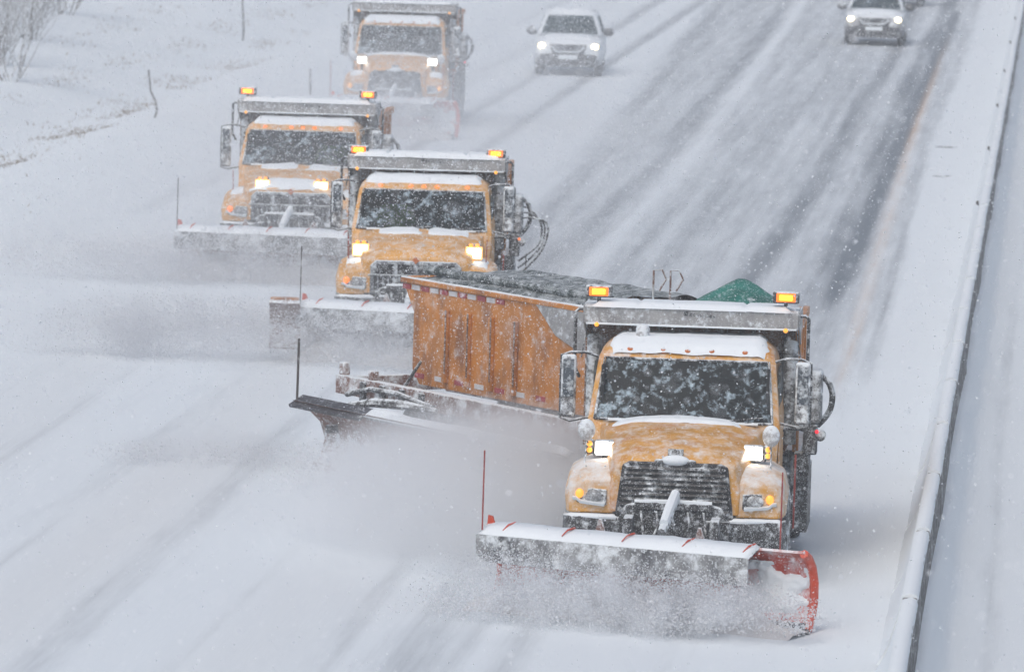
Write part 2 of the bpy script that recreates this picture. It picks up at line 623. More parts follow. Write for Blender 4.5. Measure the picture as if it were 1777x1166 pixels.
# pavement cracks that show as dark lines through the shoulder snow
for i, (x0, x1, y, b) in enumerate(((-2.75, -2.1, 158.2, .1), (-2.6, -2.0, 147.5, -.05), (.15, .6, 95.5, .06))):
    mb = MB()
    mb.tube([(x0 + (x1 - x0) * k / 6, y + b * math.sin(k * .9), .030 + .004 * (k % 2)) for k in range(7)], [.006, .01, .015, .016, .014, .010, .005], 5)
    c = mb.build('crack', 'black_metal', bpy.data.objects['road'] if x0 < -1 else bpy.data.objects['opposite_road'])

# ------------------------------------------------------------------ median barrier
bar = empty('median_barrier', (-1.265, 60, 0))
tag(bar, 'long concrete median barrier with snow along its top, right of the road', 'barrier')
bprof = [(-.24, 0), (.20, 0), (.19, .10), (.08, .30), (.055, .80), (-.09, .80), (-.13, .30), (-.24, .10)]
segm = None
SEG = 5.9
for i in range(36):
    y = -4.0 + i * SEG
    mb = MB().prism(bprof, 'y', .012, SEG - .012)
    if segm is None:
        segm = mb.build('barrier_segment', 'concrete', bar, bevel=.015)
        s = segm
        # snow laid over the top and the far face
        ms = MB()
        ring = []
        K = 24
        for k in range(K + 1):
            yy = .16 + (SEG - .32) * k / K
            a = .035 + .02 * nz(yy, 1.3, 0, 1.7)
            e = .01 * nz(yy, 7.7, 0, 2.5)
            ring.append([(.062 + e, yy, .765 + e), (.05 + e, yy, .80 + a * .6), (-.005, yy, .81 + a), (-.095, yy, .80 + a * .5), (-.135, yy, .62), (-.23 + e, yy, .30), (-.36 + 2 * e, yy, .06), (-.2, yy, .01), (-.085, yy, .5)])
        ms.loft(ring)
        sn0 = ms.build('snow_cap', 'snow', segm, angle=80)
        refl0 = MB().box((-.16, 2.0, .72), (.05, .03, .07)).tube([(-.13, 2.02, .66), (-.16, 2.02, .70)], .012, 6).build('reflector', 'post_dark', segm, bevel=.006)
    else:
        s = segm.copy()
        col.objects.link(s)
        s.parent = bar
        for q in (sn0, refl0):
            if q is refl0 and (i % 3 or i < 11):
                continue
            c = q.copy()
            col.objects.link(c)
            c.parent = s
    s.location = (0.004 * math.sin(i * 2.1), y, 0)
bpy.data.objects.remove(refl0)

# ------------------------------------------------------------------ plows
def plow(parent, loc, ang, L, paint='plow_red', flap_frac=.86, sticks=(0, 1), markers=True):
    """front plow: curved moldboard, sloped snow deflector, rubber flap, ribs, blade, end markers"""
    prof = [(.02, .06), (.10, .20), (.145, .36), (.14, .54), (.08, .70), (-.02, .81), (-.13, .865)]
    N = 14
    h = L / 2

    def sec(x, off=0.0):
        n = len(prof)
        pts = []
        for k, (y, z) in enumerate(prof):
            pts.append((x, y, z))
        back = []
        for k, (y, z) in enumerate(prof):
            a = prof[max(0, k - 1)]
            b = prof[min(n - 1, k + 1)]
            t = Vector((b[0] - a[0], b[1] - a[1])).normalized()
            back.append((x, y + t.y * .028, z - t.x * .028))
        return pts + back[::-1]
    mb = MB().loft([sec(-h + L * i / N) for i in range(N + 1)])
    p = mb.build('plow', paint, parent, angle=50)
    p.location = loc
    p.rotation_euler = (0, 0, ang)
    # end rims
    for sx in (-1, 1):
        MB().tube([(sx * (h - .01), y + .01, z) for y, z in prof], .048 if sx > 0 else .034, 7).build('end_rim', 'plow_orange' if paint != 'plow_rust' else 'plow_rust', p)
    # cutting edge
    MB().prism([(-.02, -.01), (.035, -.01), (.06, .13), (.03, .13)], 'x', -h, h).build('cutting_edge', 'blade_steel', p, bevel=.004)
    for sx in (-.9, .9):
        MB().box((sx * h, -.01, .06), (.20, .06, .15), rx=-.15).build('edge_shoe', 'blade_steel', p, bevel=.01)
    x1 = -h + L * flap_frac
    # deflector plate, sloping down and forward
    d0, d1 = (-.10, .895), (-.37, .80)
    MB().prism([d0, d1, (d1[0], d1[1] - .018), (d0[0], d0[1] - .018)], 'x', -h, x1).build('deflector_plate', 'flap_grey', p, bevel=.004)
    # snow lying on it
    K = 60
    ms = MB()
    rings = []
    for k in range(K + 1):
        x = -h + .02 + (x1 + h - .04) * k / K
        a = .022 + .016 * nz(x, 3.1, loc[1], 2.2) + .008 * nz(x, 9.1, loc[1], 8)
        e = .012 * nz(x, 5.3, loc[1], 6)
        if k in (0, K):
            a = .004
        rings.append([(x, d1[0] - .006 + e, d1[1] + .001), (x, d1[0] + .004 + e, d1[1] + a * .8), (x, -.24, .850 + a), (x, d0[0] + .02 + e, d0[1] + a), (x, d0[0] + .045 + e, d0[1] - .01), (x, -.2, .84)])
    ms.loft(rings)
    ms.build('snow_layer', 'snow', p, angle=80)
    def packed(u, v):
        x = h - .05 - .80 * (1 - u)
        t = .03 + .70 * v
        q = t * (len(prof) - 1)
        i0 = min(int(q), len(prof) - 2)
        f = q - i0
        y = prof[i0][0] * (1 - f) + prof[i0 + 1][0] * f
        z = prof[i0][1] * (1 - f) + prof[i0 + 1][1] * f
        a = drift(min(1, u * .9), v, x * 1.6, z * 2.5, loc[1] + 5, .05, 3.2, 1.5)
        return (x, y + .004 - a - .05 * max(0, a) * 8 * (1 - v), z)
    MB().grid(packed, 34, 30).build('packed_snow', 'snow', p, angle=80)
    # ribs of the deflector, thin red straps bent over the snow
    nr = 5
    for k in range(nr):
        x = -h + (x1 + h) * (.09 + .9 * k / (nr - 1) * .98)
        MB().tube([(x + .02, d0[0] + .10, d0[1] - .10), (x + .015, d0[0] + .02, d0[1] + .02), (x, -.2, .902), (x - .012, d1[0] + .07, d1[1] + .050)], [.016, .014, .010, .006], 6).build('rib', 'plow_orange', p)
    # rubber flap
    K = 40
    fr = []
    for k in range(K + 1):
        x = -h + (x1 + h) * k / K
        wv = .02 * math.sin(x * 2.3) + .012 * nz(x, 2, 1, 3)
        fr.append([(x, d1[0] + .004, d1[1] - .004), (x, d1[0] - .014, d1[1] - .004), (x, d1[0] - .02 + wv * .6, d1[1] - .15), (x, d1[0] - .005 + wv, d1[1] - .29), (x, d1[0] + .012 + wv, d1[1] - .29), (x, d1[0] + .0 + wv * .6, d1[1] - .15)])
    MB().loft(fr).build('rubber_flap', 'flap_grey', p, angle=50)
    # rear stiffeners and push arms
    for k in range(6):
        x = -h * .85 + 1.7 * h * k / 5
        MB().prism([(.06, .10), (.18, .35), (.175, .55), (.05, .86), (.12, .86), (.26, .55), (.26, .30), (.14, .06)], 'x', x - .012, x + .012).build('stiffener', paint, p)
    MB().bb(-h * .7, h * .7, .20, .30, .28, .40).build('back_beam', 'black_metal', p, bevel=.01)
    # hooks on the top edge
    for x in (-.62, .55):
        MB().prism([(x - .07, .84), (x + .07, .84), (x + .05, .93), (x + .015, 1.02), (x - .015, 1.02)], 'y', .05, .075).build('hook_plate', 'plow_rust', p, bevel=.008)
    if markers:
        for q in sticks:
            sx = -1 if q == 0 else 1
            x = sx * (h - .03) - (.30 if sx > 0 else 0)
            MB().tube([(x, -.03 if sx > 0 else -.3, .84), (x + .004, -.03 if sx > 0 else -.3, 1.68)], .009, 6).build('marker_rod', 'rod_red' if paint == 'plow_red' else 'post_dark', p)
        MB().prism([(-h - .01, .87), (-h + .09, .87), (-h + .05, .97), (-h, .98)], 'y', -.12, -.10).build('marker_bracket', 'plow_orange', p)
    # rolling snow in front of the blade
    K, J = 70, 12
    def heap(u, v):
        x = -h * 1.04 + L * 1.03 * u
        t = v * math.pi
        amp = (.34 + .10 * nz(x, 4.2, loc[1], 1.6)) * (1 - .75 * sstep(.72, 1.0, u)) * (1 - .6 * sstep(.08, 0.0, u))
        y = .10 - .62 * v - .10 * nz(x, v * 2, loc[1], 2.5)
        z = .0 + amp * math.sin(t) * (1.0 - .35 * v) + .07 * nz(x * 1.3, v * 3, loc[1] * 1.1, 3.2) * math.sin(t) + .035 * nz(x, v * 4, 2.2, 9) * math.sin(t)
        return (x, y, max(z, -.02))
    MB().grid(heap, K, J).build('rolling_snow', 'slush', p, angle=60)
    return p


# ------------------------------------------------------------------ wheels
def wheel(parent, x, y, r=.52, wd=.30, rim='grey_metal'):
    s = 1 if x > 0 else -1
    prof = [(.30, -wd / 2 + .02), (r * .8, -wd / 2), (r * .94, -wd / 2 + .015), (r, -wd / 2 + .05), (r, -.02), (r - .015, -.018), (r - .015, .018), (r, .02), (r, wd / 2 - .05), (r * .94, wd / 2 - .015), (r * .8, wd / 2), (.30, wd / 2 - .02)]
    o = MB().lathe(prof, (0, 0, 0), 'x', 28).build('wheel', 'rubber', parent, angle=40)
    o.location = (x, y, r - .01)
    MB().lathe([(.31, s * (wd / 2 - .03)), (.29, s * (wd / 2 - .01)), (.24, s * (wd / 2 - .07)), (.12, s * (wd / 2 - .09)), (.11, s * (wd / 2 - .01)), (.06, s * (wd / 2))], (0, 0, 0), 'x', 20).build('rim', rim, o)
    return o


# ------------------------------------------------------------------ plow truck
def plow_truck(loc, label, style='A', rz=0.0, far=False, bars=True, bars_z=0.0, roof_lit=False, plow_kw=None, lamp='plow_lamp', extra_hoses=False, mirror_low=0.0, lit_marker=False, load=None, lamp_x=None):
    T = empty('plow_truck', loc, rz)
    tag(T, label, 'truck', 'plow trucks clearing the highway')
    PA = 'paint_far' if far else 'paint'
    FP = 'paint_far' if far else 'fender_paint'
    A = style == 'A'
    # ---- chassis
    MB().bb(-.45, -.36, .1, 7.7, .72, .96).bb(.36, .45, .1, 7.7, .72, .96).bb(-.36, .36, 3.4, 3.5, .75, .93).bb(-.36, .36, 6.9, 7.0, .75, .93).build('chassis', 'black_metal', T)
    # ---- bumper
    def bsec(x, y0):
        return [(x, y0, .42), (x, y0 - .02, .58), (x, y0 + .005, .75), (x, y0 + .20, .75), (x, y0 + .20, .42)]
    MB().loft([bsec(-1.21, .16), bsec(-1.16, .05), bsec(-.95, 0), bsec(.95, 0), bsec(1.16, .05), bsec(1.21, .16)]).build('bumper', 'black_metal', T, bevel=.012)
    for x0, x1 in ((-1.17, -.62), (.62, 1.17)):
        K = 14
        rings = []
        for k in range(K + 1):
            x = x0 + (x1 - x0) * k / K
            a = (.022 + .01 * nz(x, loc[0], 0, 6)) * (0.2 if k in (0, K) else 1)
            yb = .05 if abs(x) > 1.05 else .01
            rings.append([(x, yb, .748), (x, yb + .01, .75 + a), (x, yb + .13, .75 + a), (x, yb + .15, .748)])
        MB().loft(rings).build('snow_layer', 'snow', T, angle=80)
    # ---- hood
    if A:
        H = [(.10, [(.0, .80), (.69, .80), (.70, 1.08), (.63, 1.30), (.40, 1.375), (0, 1.39)]),
             (.20, [(.0, .80), (.73, .80), (.74, 1.12), (.68, 1.37), (.44, 1.45), (0, 1.47)]),
             (.50, [(.0, .80), (.77, .80), (.78, 1.18), (.72, 1.45), (.48, 1.53), (0, 1.55)]),
             (1.00, [(.0, .80), (.83, .80), (.84, 1.22), (.79, 1.54), (.52, 1.62), (0, 1.64)]),
             (1.52, [(.0, .80), (.93, .80), (.94, 1.28), (.92, 1.62), (.60, 1.70), (0, 1.72)])]
    else:
        H = [(.14, [(.0, .80), (.80, .80), (.80, 1.05), (.78, 1.26), (.50, 1.34), (0, 1.36)]),
             (.26, [(.0, .80), (.84, .80), (.84, 1.10), (.82, 1.36), (.54, 1.43), (0, 1.45)]),
             (.60, [(.0, .80), (.88, .80), (.88, 1.16), (.86, 1.45), (.58, 1.52), (0, 1.54)]),
             (1.05, [(.0, .80), (.92, .80), (.92, 1.22), (.90, 1.53), (.62, 1.60), (0, 1.62)]),
             (1.52, [(.0, .80), (.96, .80), (.96, 1.28), (.95, 1.62), (.66, 1.69), (0, 1.71)])]
    MB().loft([[(x, y, z) for x, z in mirror_pts(h)] for y, h in H]).build('hood', PA, T, bevel=.02, seg=3, angle=40)
    # snow on the hood
    def hood_snow(u, v, x0, x1, ya, yb):
        x = x0 + (x1 - x0) * u
        y = ya + (yb - ya) * v
        y2 = [q[0] for q in H]
        zt = np.interp(y, y2, [q[1][5][1] for q in H]) - .06 * (abs(x) / .7) ** 2.2
        return (x, y, zt - .004 + drift(u, v, x, y, loc[0], .035, 6, .9))
    if A:
        MB().grid(lambda u, v: hood_snow(u, v, -.85, .85, 1.26, 1.52), 60, 12).build('snow_layer', 'snow', T, angle=80)
    else:
        if lamp_x:
            MB().grid(lambda u, v: hood_snow(u, v, -.72, .72, .13, .50), 50, 16).build('snow_layer', 'snow', T, angle=80)
        MB().grid(lambda u, v: hood_snow(u, v, -.80, .05, 1.10, 1.52), 36, 16).build('snow_layer', 'snow', T, angle=80)
        MB().grid(lambda u, v: hood_snow(u, v, .12, .85, 1.10, 1.52), 36, 16).build('snow_layer', 'snow', T, angle=80)
    # ---- grille
    if A:
        g = MB().prism([(-.645, .755), (.645, .755), (.575, 1.32), (.50, 1.36), (-.50, 1.36), (-.575, 1.32)], 'y', .055, .13).build('grille', 'grille_black', T, bevel=.015)
        for k in range(9):
            z = .83 + k * .057
            hw = .60 - (z - .755) * .11
            MB().prism([(.02, z), (.056, z + .010), (.056, z + .028), (.03, z + .022)], 'x', -hw, hw).build('grille_bar', 'grille_black', g)
        MB().box((0, .10, 1.465), (.17, .02, .085), rx=-.35).build('emblem', 'black_metal', T, bevel=.006)
        for k in range(4):
            MB().box((-.055 + .037 * k, .087, 1.465), (.012, .012, .05), rx=-.35, ry=.2 * (-1) ** k).build('emblem_mark', 'grille_grey', T)
        # badge buried in snow at the hood's nose
        MB().sphere((0, .07, 1.385), .14, 1.1, .45, .42, 14, 8).build('snow_lump', 'snow', T, angle=80)
        for sx in (-1, 1):
            MB().sphere((sx * .17, .06, 1.372), .04, 1.5, .6, .7, 8, 6).build('badge_wing', 'grey_metal', T)
    else:
        g = MB().prism([(-.68, .80), (.68, .80), (.68, 1.22), (.60, 1.30), (-.60, 1.30), (-.68, 1.22)], 'y', .07, .16).build('grille', 'grille_grey', T, bevel=.015)
        MB().prism([(-.60, 1.10), (.60, 1.10), (.58, 1.25), (-.58, 1.25)], 'y', .052, .072).build('grille_opening', 'grille_black', g)
        MB().prism([(-.62, .82), (.62, .82), (.62, 1.06), (-.62, 1.06)], 'y', .052, .072).build('grille_opening', 'grille_black', g)
        MB().box((0, .045, 1.08), (1.42, .035, .028)).build('grille_bar', 'grey_metal', g, bevel=.006)
        for k in range(15):
            x = -.56 + .08 * k
            MB().box((x, .045, .94), (.022, .02, .235)).build('grille_bar', 'grille_grey', g)
        for x in (-.30, .0, .30):
            MB().box((x, .045, 1.175), (.06, .02, .15)).build('grille_bar', 'grille_grey', g)
        MB().box((0, .06, 1.315), (.085, .02, .085), ry=R(45)).build('emblem', 'amber_off', T, bevel=.005)
    # ---- fenders with lamps
    for sx in (-1, 1):
        inn = .66 if A else .76
        F = [(.13, [(inn, .775), (1.13, .775), (1.16, .93), (1.10, 1.06), (.96, 1.12), (inn, 1.14)]),
             (.22, [(inn, .775), (1.18, .775), (1.20, .96), (1.15, 1.13), (1.00, 1.20), (inn, 1.23)]),
             (.50, [(inn, .775), (1.20, .775), (1.215, 1.02), (1.17, 1.20), (1.02, 1.28), (inn, 1.31)]),
             (.95, [(inn, .80), (1.20, .80), (1.215, 1.04), (1.17, 1.23), (1.02, 1.31), (inn, 1.34)]),
             (1.45, [(inn, .80), (1.18, .80), (1.19, 1.02), (1.14, 1.20), (1.0, 1.28), (inn, 1.32)])]
        fe = MB().loft([[(sx * x, y, z) for x, z in pr] for y, pr in F]).build('fender', FP, T, bevel=.025, seg=3, angle=50)
        hl = MB().loft([[(sx * .74, y, .865), (sx * 1.06, y + .02, .885), (sx * 1.135, y + .06, .95), (sx * 1.09, y + .05, 1.055), (sx * .74, y, 1.035)] for y in (.10, .20)]).build('headlight', 'lamp_housing', T, bevel=.012)
        MB().sphere((sx * .875, .115, .955), .085, 1.15, .4, .85, 14, 8).build('lens', 'headlamp_glass', hl)
        MB().sphere((sx * 1.035, .125, .985), .045, 1, .6, 1.15, 12, 8).build('turn_signal', 'amber_lamp' if A else 'amber_small', hl)
        ms = MB()
        rings = []
        for k in range(9):
            x = .76 + .35 * k / 8
            zb = .855 + .03 * (k / 8) + (.03 if k > 6 else 0)
            a = .045 + .01 * nz(x, sx, loc[0], 9)
            yo = .06 + .05 * (k / 8)
            rings.append([(sx * x, yo, zb), (sx * x, yo - .02, zb + a * .7), (sx * x, yo + .04, zb + a), (sx * x, yo + .07, zb)])
        ms.loft(rings).build('snow_layer', 'snow', hl, angle=80)
        # snow caked on the fender top
        def fsn(u, v):
            x = .74 + .38 * u
            y = .24 + .62 * v
            zt = np.interp(y, [.13, .22, .5, .95], [1.12, 1.205, 1.285, 1.315]) - .10 * max(0, (u - .45) / .55) ** 2
            e = min(u, 1 - u, v, 1 - v)
            return (sx * x, y, zt + .045 * min(1, e * 5) - .008 + .012 * nz(x * sx, y, loc[0], 7))
        if far:
            MB().grid(fsn, 12, 14).build('snow_layer', 'snow', fe, angle=80)
        # plow lamp on its bracket
        lx, ly, lz = (.815, .70, 1.425) if A else (.85, .45, 1.42)
        if lamp_x:
            lx, ly, lz = lamp_x, .22, 1.40
        if far and A:
            lz = 1.56
        pl = MB().box((sx * lx, ly + .06, lz), (.235, .13, .175)).build('plow_light', 'lamp_housing', T, bevel=.035, seg=3)
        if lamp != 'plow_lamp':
            MB().box((sx * lx, ly - .004, lz), (.25, .02, .19)).build('lens_halo', 'lamp_halo', pl, bevel=.03, seg=3)  # added glowing plate behind the lens, stands in for the lamp's warm halo
        MB().box((sx * lx, ly - .012, lz), (.20, .03, .145)).build('lens', lamp, pl, bevel=.014, seg=2)
        if A:
            for dz in (-.035, .035):
                MB().sphere((sx * (lx + .165), ly + .02, lz + dz + .01), .032, 1, .7, 1, 10, 6).build('side_marker', 'amber_lamp', pl)
            MB().box((sx * (lx + .16), ly + .06, lz + .01), (.085, .07, .16)).build('marker_housing', 'lamp_housing', pl, bevel=.015)
        else:
            for dx in (-.05, .045):
                MB().sphere((sx * lx + dx, ly + .02, lz + .115), .03, 1.2, .7, .9, 10, 6).build('side_marker', 'amber_lamp', pl)
            MB().box((sx * lx, ly + .07, lz + .11), (.2, .06, .05)).build('marker_housing', 'lamp_housing', pl, bevel=.01)
        MB().tube([(sx * lx, ly + .08, lz - .08), (sx * (lx + .03), ly + .10, 1.22)], .022, 8).build('lamp_bracket', 'black_metal', pl)
        # convex mirror on a stalk
        if A:
            hm = MB().sphere((sx * 1.01, .62, 1.63), .105, .92, .6, 1.15, 16, 10).build('hood_mirror', 'dome_snowy', T)
            MB().tube([(sx * 1.01, .64, 1.55), (sx * 1.015, .60, 1.35), (sx * 1.02, .45, 1.24)], .009, 6).build('stalk', 'black_metal', hm)
            MB().tube([(sx * 1.015, .64, 1.53), (sx * .93, .95, 1.30)], .009, 6).build('stalk', 'black_metal', hm)
            MB().tube([(sx * .99, .40, 1.26), (sx * .985, .20, 1.06)], .007, 6).build('fender_rod', 'black_metal', T)
        else:
            MB().tube([(sx * 1.03, .5, 1.26), (sx * 1.04, .5, 1.62)], .008, 6).build('fender_rod', 'rod_red', T)
    # ---- plow hitch between bumper and plow
    hi = MB().prism([(-.60, .40), (.62, .40), (.62, .74), (.52, .90), (.40, .93), (-.40, .93), (-.52, .90), (-.60, .74)], 'y', -.10, -.02).build('plow_hitch', 'black_metal', T, bevel=.02)
    MB().bb(-.52, -.42, -.50, -.08, .42, .80).bb(.42, .52, -.50, -.08, .42, .80).bb(-.42, .42, -.46, -.36, .45, .58).bb(-.75, .75, -.58, -.46, .33, .46).build('hitch_frame', 'black_metal', hi, bevel=.01)
    MB().bb(-.42, .42, -.14, -.095, .86, .94).build('cross_bar', 'black_metal', hi, bevel=.008)
    MB().tube([(-.42, -.11, .945), (-.1, -.12, .955), (.1, -.12, .955), (.42, -.11, .945)], .022, 7).build('snow_layer', 'snow', hi)
    MB().bb(.34, .62, -.16, -.10, .56, .76).build('hitch_plate', 'black_metal', hi, bevel=.01)
    MB().tube([(.02, -.10, 1.0), (-.06, -.75, .74), (-.08, -.85, .70)], [.055, .055, .045], 8).build('lift_arm', 'grey_metal', hi)
    MB().tube([(.02, -.105, 1.045), (-.02, -.40, .93), (-.062, -.76, .785)], [.05, .058, .05], 8).build('snow_layer', 'snow', hi)
    for sx in (-1, 1):
        MB().tube([(sx * .62, -.10, .755), (sx * .80, -.16, .765), (sx * 1.0, -.04, .755)], [.018, .022, .01], 6).build('snow_layer', 'snow', hi)
        MB().tube([(sx * .45, -.5, .45), (sx * .62, -1.3, .40), (sx * .70, -2.3, .36)], .06, 8).build('push_arm', 'black_metal', hi)
    for k in range(5):
        x = -.35 + .17 * k
        MB().tube([(x, -.12, .84), (x + .03, -.26, .70), (x + .05 * (-1) ** k, -.30, .52)], .014, 6).build('hydraulic_hose', 'rubber', hi)
    # ---- cab (open at the windshield)
    def zs(z):
        return z if A or z < 1.67 else 1.67 + (z - 1.67) * .88
    Z = [(.92, 1.01, 1.46, 3.02), (1.30, 1.03, 1.47, 3.03), (1.67, 1.045, 1.49, 3.03), (2.31, .97, 1.93, 3.00), (2.40, .935, 2.03, 2.98), (2.47, .85, 2.20, 2.92)]
    rings = []
    for z, hw, ya, yb in Z:
        c = .07
        z = zs(z)
        rings.append([(-hw + c, ya, z), (hw - c, ya, z), (hw, ya + c, z), (hw, yb - c, z), (hw - c, yb, z), (-hw + c, yb, z), (-hw, yb - c, z), (-hw, ya + c, z)])
    mb = MB()
    n = 8
    for i in range(len(rings) - 1):
        for j in range(n):
            if i == 2 and j == 0:      # windshield opening
                continue
            a, b, c2, d = rings[i][j], rings[i][(j + 1) % n], rings[i + 1][(j + 1) % n], rings[i + 1][j]
            mb.add([a, b, c2, d], [(0, 1, 2, 3)])
    mb.add(rings[-1], [tuple(range(n))])
    bmw = bmesh.new()
    mw = bpy.data.meshes.new('tmp')
    mw.from_pydata(mb.v, [], mb.f)
    bmw.from_mesh(mw)
    bmesh.ops.remove_doubles(bmw, verts=bmw.verts, dist=.0005)
    mb2 = MB()
    bmw.verts.ensure_lookup_table()
    mb2.add([v.co[:] for v in bmw.verts], [tuple(v.index for v in f.verts) for f in bmw.faces])
    bmw.free()
    cab = mb2.build('cab', PA, T, solid=.03, angle=40)
    # lining
    MB().bb(-.90, .90, 2.88, 2.93, 1.0, zs(2.36)).bb(-.93, -.90, 1.62, 2.9, 1.0, zs(2.25)).bb(.90, .93, 1.62, 2.9, 1.0, zs(2.25)).bb(-.88, .88, 2.05, 2.9, zs(2.35), zs(2.38)).bb(-.93, .93, 1.55, 1.85, 1.45, 1.66).build('cab_lining', 'interior', cab)
    for sx in (-1, 1):
        MB().bb(sx * .45 - .24, sx * .45 + .24, 2.35, 2.75, 1.15, 1.45).bb(sx * .45 - .23, sx * .45 + .23, 2.68, 2.82, 1.45, 2.05).bb(sx * .45 - .12, sx * .45 + .12, 2.70, 2.80, 2.05, zs(2.25)).build('seat', 'seat_cloth', cab, bevel=.03)
    MB().tube([(.45 + .2 * math.cos(a), 1.95 + .08 * math.sin(a), 1.68 + .18 * math.sin(a)) for a in [2 * math.pi * k / 16 for k in range(17)]], .016, 6, cap=False).build('steering_wheel', 'interior', cab)
    # windshield, slightly bowed, two panes
    ws = None
    def wsp(u, v):
        hw = .985 + (.912 - .985) * v
        x = -hw + 2 * hw * u
        y = 1.478 + (1.935 - 1.478) * v - .055 * (1 - (x / hw) ** 2)
        return (x, y, zs(1.675 + (2.315 - 1.675) * v))
    ws = MB().grid(wsp, 16, 6).build('windshield', 'windshield_far' if far else 'windshield', T)
    per = [wsp(i / 16, 0) for i in range(17)] + [wsp(1, j / 6) for j in range(1, 7)] + [wsp(1 - i / 16, 1) for i in range(1, 17)] + [wsp(0, 1 - j / 6) for j in range(1, 7)]
    MB().tube(per, .016, 6).build('windshield_seal', 'rubber', ws)
    for s0 in (-.42, .30):
        p0, p1 = Vector(wsp(.5 + s0 * .5, .02)), Vector(wsp(.5 + s0 * .5 + .30, .10))
        MB().tube([p0 + Vector((0, -.03, 0)), (p0 + p1) / 2 + Vector((0, -.035, 0)), p1 + Vector((0, -.03, 0))], [.010, .012, .008], 5).build('wiper', 'rubber', ws)
    # snow line on the top edge of the windshield and cowl
    MB().tube([Vector(wsp(.08 + .84 * k / 14, .0)) + Vector((0, -.03, -.005)) for k in range(15)], [.012 + .010 * abs(nz(k, 3, loc[0], .8)) for k in range(15)], 6).build('snow_layer', 'snow', ws)
    # ---- roof snow
    def roofsnow(u, v):
        y = (1.945 if A else 2.0) + (1.06 if A else 1.0) * v
        hw = np.interp(v, [0, .12, 1], [.90, .93, .90])
        x = -hw + 2 * hw * u
        base = np.interp(y, [1.93, 2.03, 2.20, 3.0], [2.31, 2.40, 2.47, 2.47])
        base = min(base, 2.47 - max(0, abs(x) - .85) * .8)
        a = drift(u * 1.6 if u < .5 else 1 - (1 - u) * 1.6, v + (.10 if A and v < .5 else 0), x, y, loc[0], .075, 9, .5)
        return (x, y, zs(base) + a)
    MB().grid(roofsnow, 70, 24).build('snow_layer', 'snow', cab, angle=80)
    for x in (-.64, -.27, 0, .27, .64) if A else (-.66, -.20, 0, .20, .66):
        MB().sphere((x, 1.985, 2.405 if A else zs(2.375)), .034, 1.1, .9, 1.0, 10, 6).build('marker_light', 'amber_small' if roof_lit else 'amber_off', cab)
    if A and not far:
        MB().lathe([(.03, 2.47), (.05, 2.50), (.075, 2.53), (.078, 2.62), (.06, 2.66), (.02, 2.675)], (-.52, 2.25, 0), 'z', 14).build('beacon', 'dome_snowy', cab)
    # doors
    for sx in (-1, 1):
        d = MB().prism([(1.62, 1.0), (2.85, 1.0), (2.85, 1.66), (1.66, 1.66)], 'x', sx * 1.052, sx * 1.062).build('door', PA, cab, bevel=.004)
        MB().prism([(1.80, 1.72), (2.80, 1.72), (2.78, zs(2.25)), (2.12, zs(2.25))], 'x', sx * 1.015, sx * 1.04).build('side_window', 'windshield_far', d)
        MB().box((sx * 1.075, 2.70, 1.50), (.03, .16, .035)).build('handle', 'black_metal', d, bevel=.008)
        # main mirror with its two arms
        mz = 2.0 - mirror_low
        m = MB().box((sx * 1.30, 1.76, mz), (.165, .09, .70)).build('side_mirror', 'mirror_shell', T, bevel=.035, seg=3)
        MB().box((sx * 1.30, 1.712, mz + .09), (.12, .012, .42)).build('mirror_face', 'mirror_glass', m, bevel=.01)
        MB().tube([(sx * .99, 1.86, mz + .33), (sx * 1.12, 1.80, mz + .375), (sx * 1.28, 1.77, mz + .375), (sx * 1.385, 1.77, mz + .34), (sx * 1.39, 1.77, mz), (sx * 1.385, 1.77, mz - .36), (sx * 1.28, 1.77, mz - .39), (sx * 1.0, 1.80, mz - .33)], .016, 7).build('mirror_arm', 'black_metal', m)
        # steps, tank
        MB().lathe([(.05, 1.70), (.30, 1.72), (.31, 1.76), (.31, 2.90), (.30, 2.94), (.05, 2.96)], (sx * .86, 0, .70), 'y', 20).build('fuel_tank', 'grey_metal', T)
        MB().bb(sx * 1.10 - .09, sx * 1.10 + .09, 1.75, 2.5, .42, .46).build('step', 'black_metal', T, bevel=.006)
        # upright exhaust / intake beside the cab
        MB().tube([(sx * 1.11, 3.10, 1.30), (sx * 1.11, 3.10, 2.36), (sx * 1.11, 3.14, 2.44)], .085, 12).build('stack', 'grey_metal', T)
    # ---- wheels
    for sx in (-1, 1):
        wheel(T, sx * 1.07, 1.02)
        for y in (5.25, 6.60) if A else (5.6,):
            wheel(T, sx * 1.06, y)
            wheel(T, sx * .73, y)
        MB().prism([(4.6, 1.02), (7.2, 1.02), (7.2, 1.08), (4.6, 1.08)] if A else [(4.95, 1.02), (6.25, 1.02), (6.25, 1.08), (4.95, 1.08)], 'x', sx * .62, sx * 1.2).build('mud_guard', 'black_metal', T, bevel=.01)
        MB().bb(sx * .9 - .3, sx * .9 + .3, 7.25 if A else 6.35, 7.27 if A else 6.37, .25, 1.0).build('mud_flap', 'rubber', T)
    # ---- dump body
    y0, y1 = 3.25, 6.75
    body = MB()
    w0, w1, zt = .98, 1.12, 2.56
    outer = [(-w0, 1.12), (w0, 1.12), (w1, 1.45), (w1, zt), (w1 - .07, zt), (w1 - .07, 1.47), (w0 - .06, 1.18), (-w0 + .06, 1.18), (-w1 + .07, 1.47), (-w1 + .07, zt), (-w1, zt), (-w1, 1.45)]
    body.prism(outer, 'y', y0 + .05, y1)
    bo = body.build('dump_body', 'body_paint', T, bevel=.01)
    bo.location.z = 0 if A else -.12
    MB().prism([(-1.02, 1.10), (1.02, 1.10), (1.19, 1.45), (1.19, zt + .05), (-1.19, zt + .05), (-1.19, 1.45)], 'y', y0 - .02, y0 + .05).build('bulkhead', 'body_brown', bo, bevel=.01)
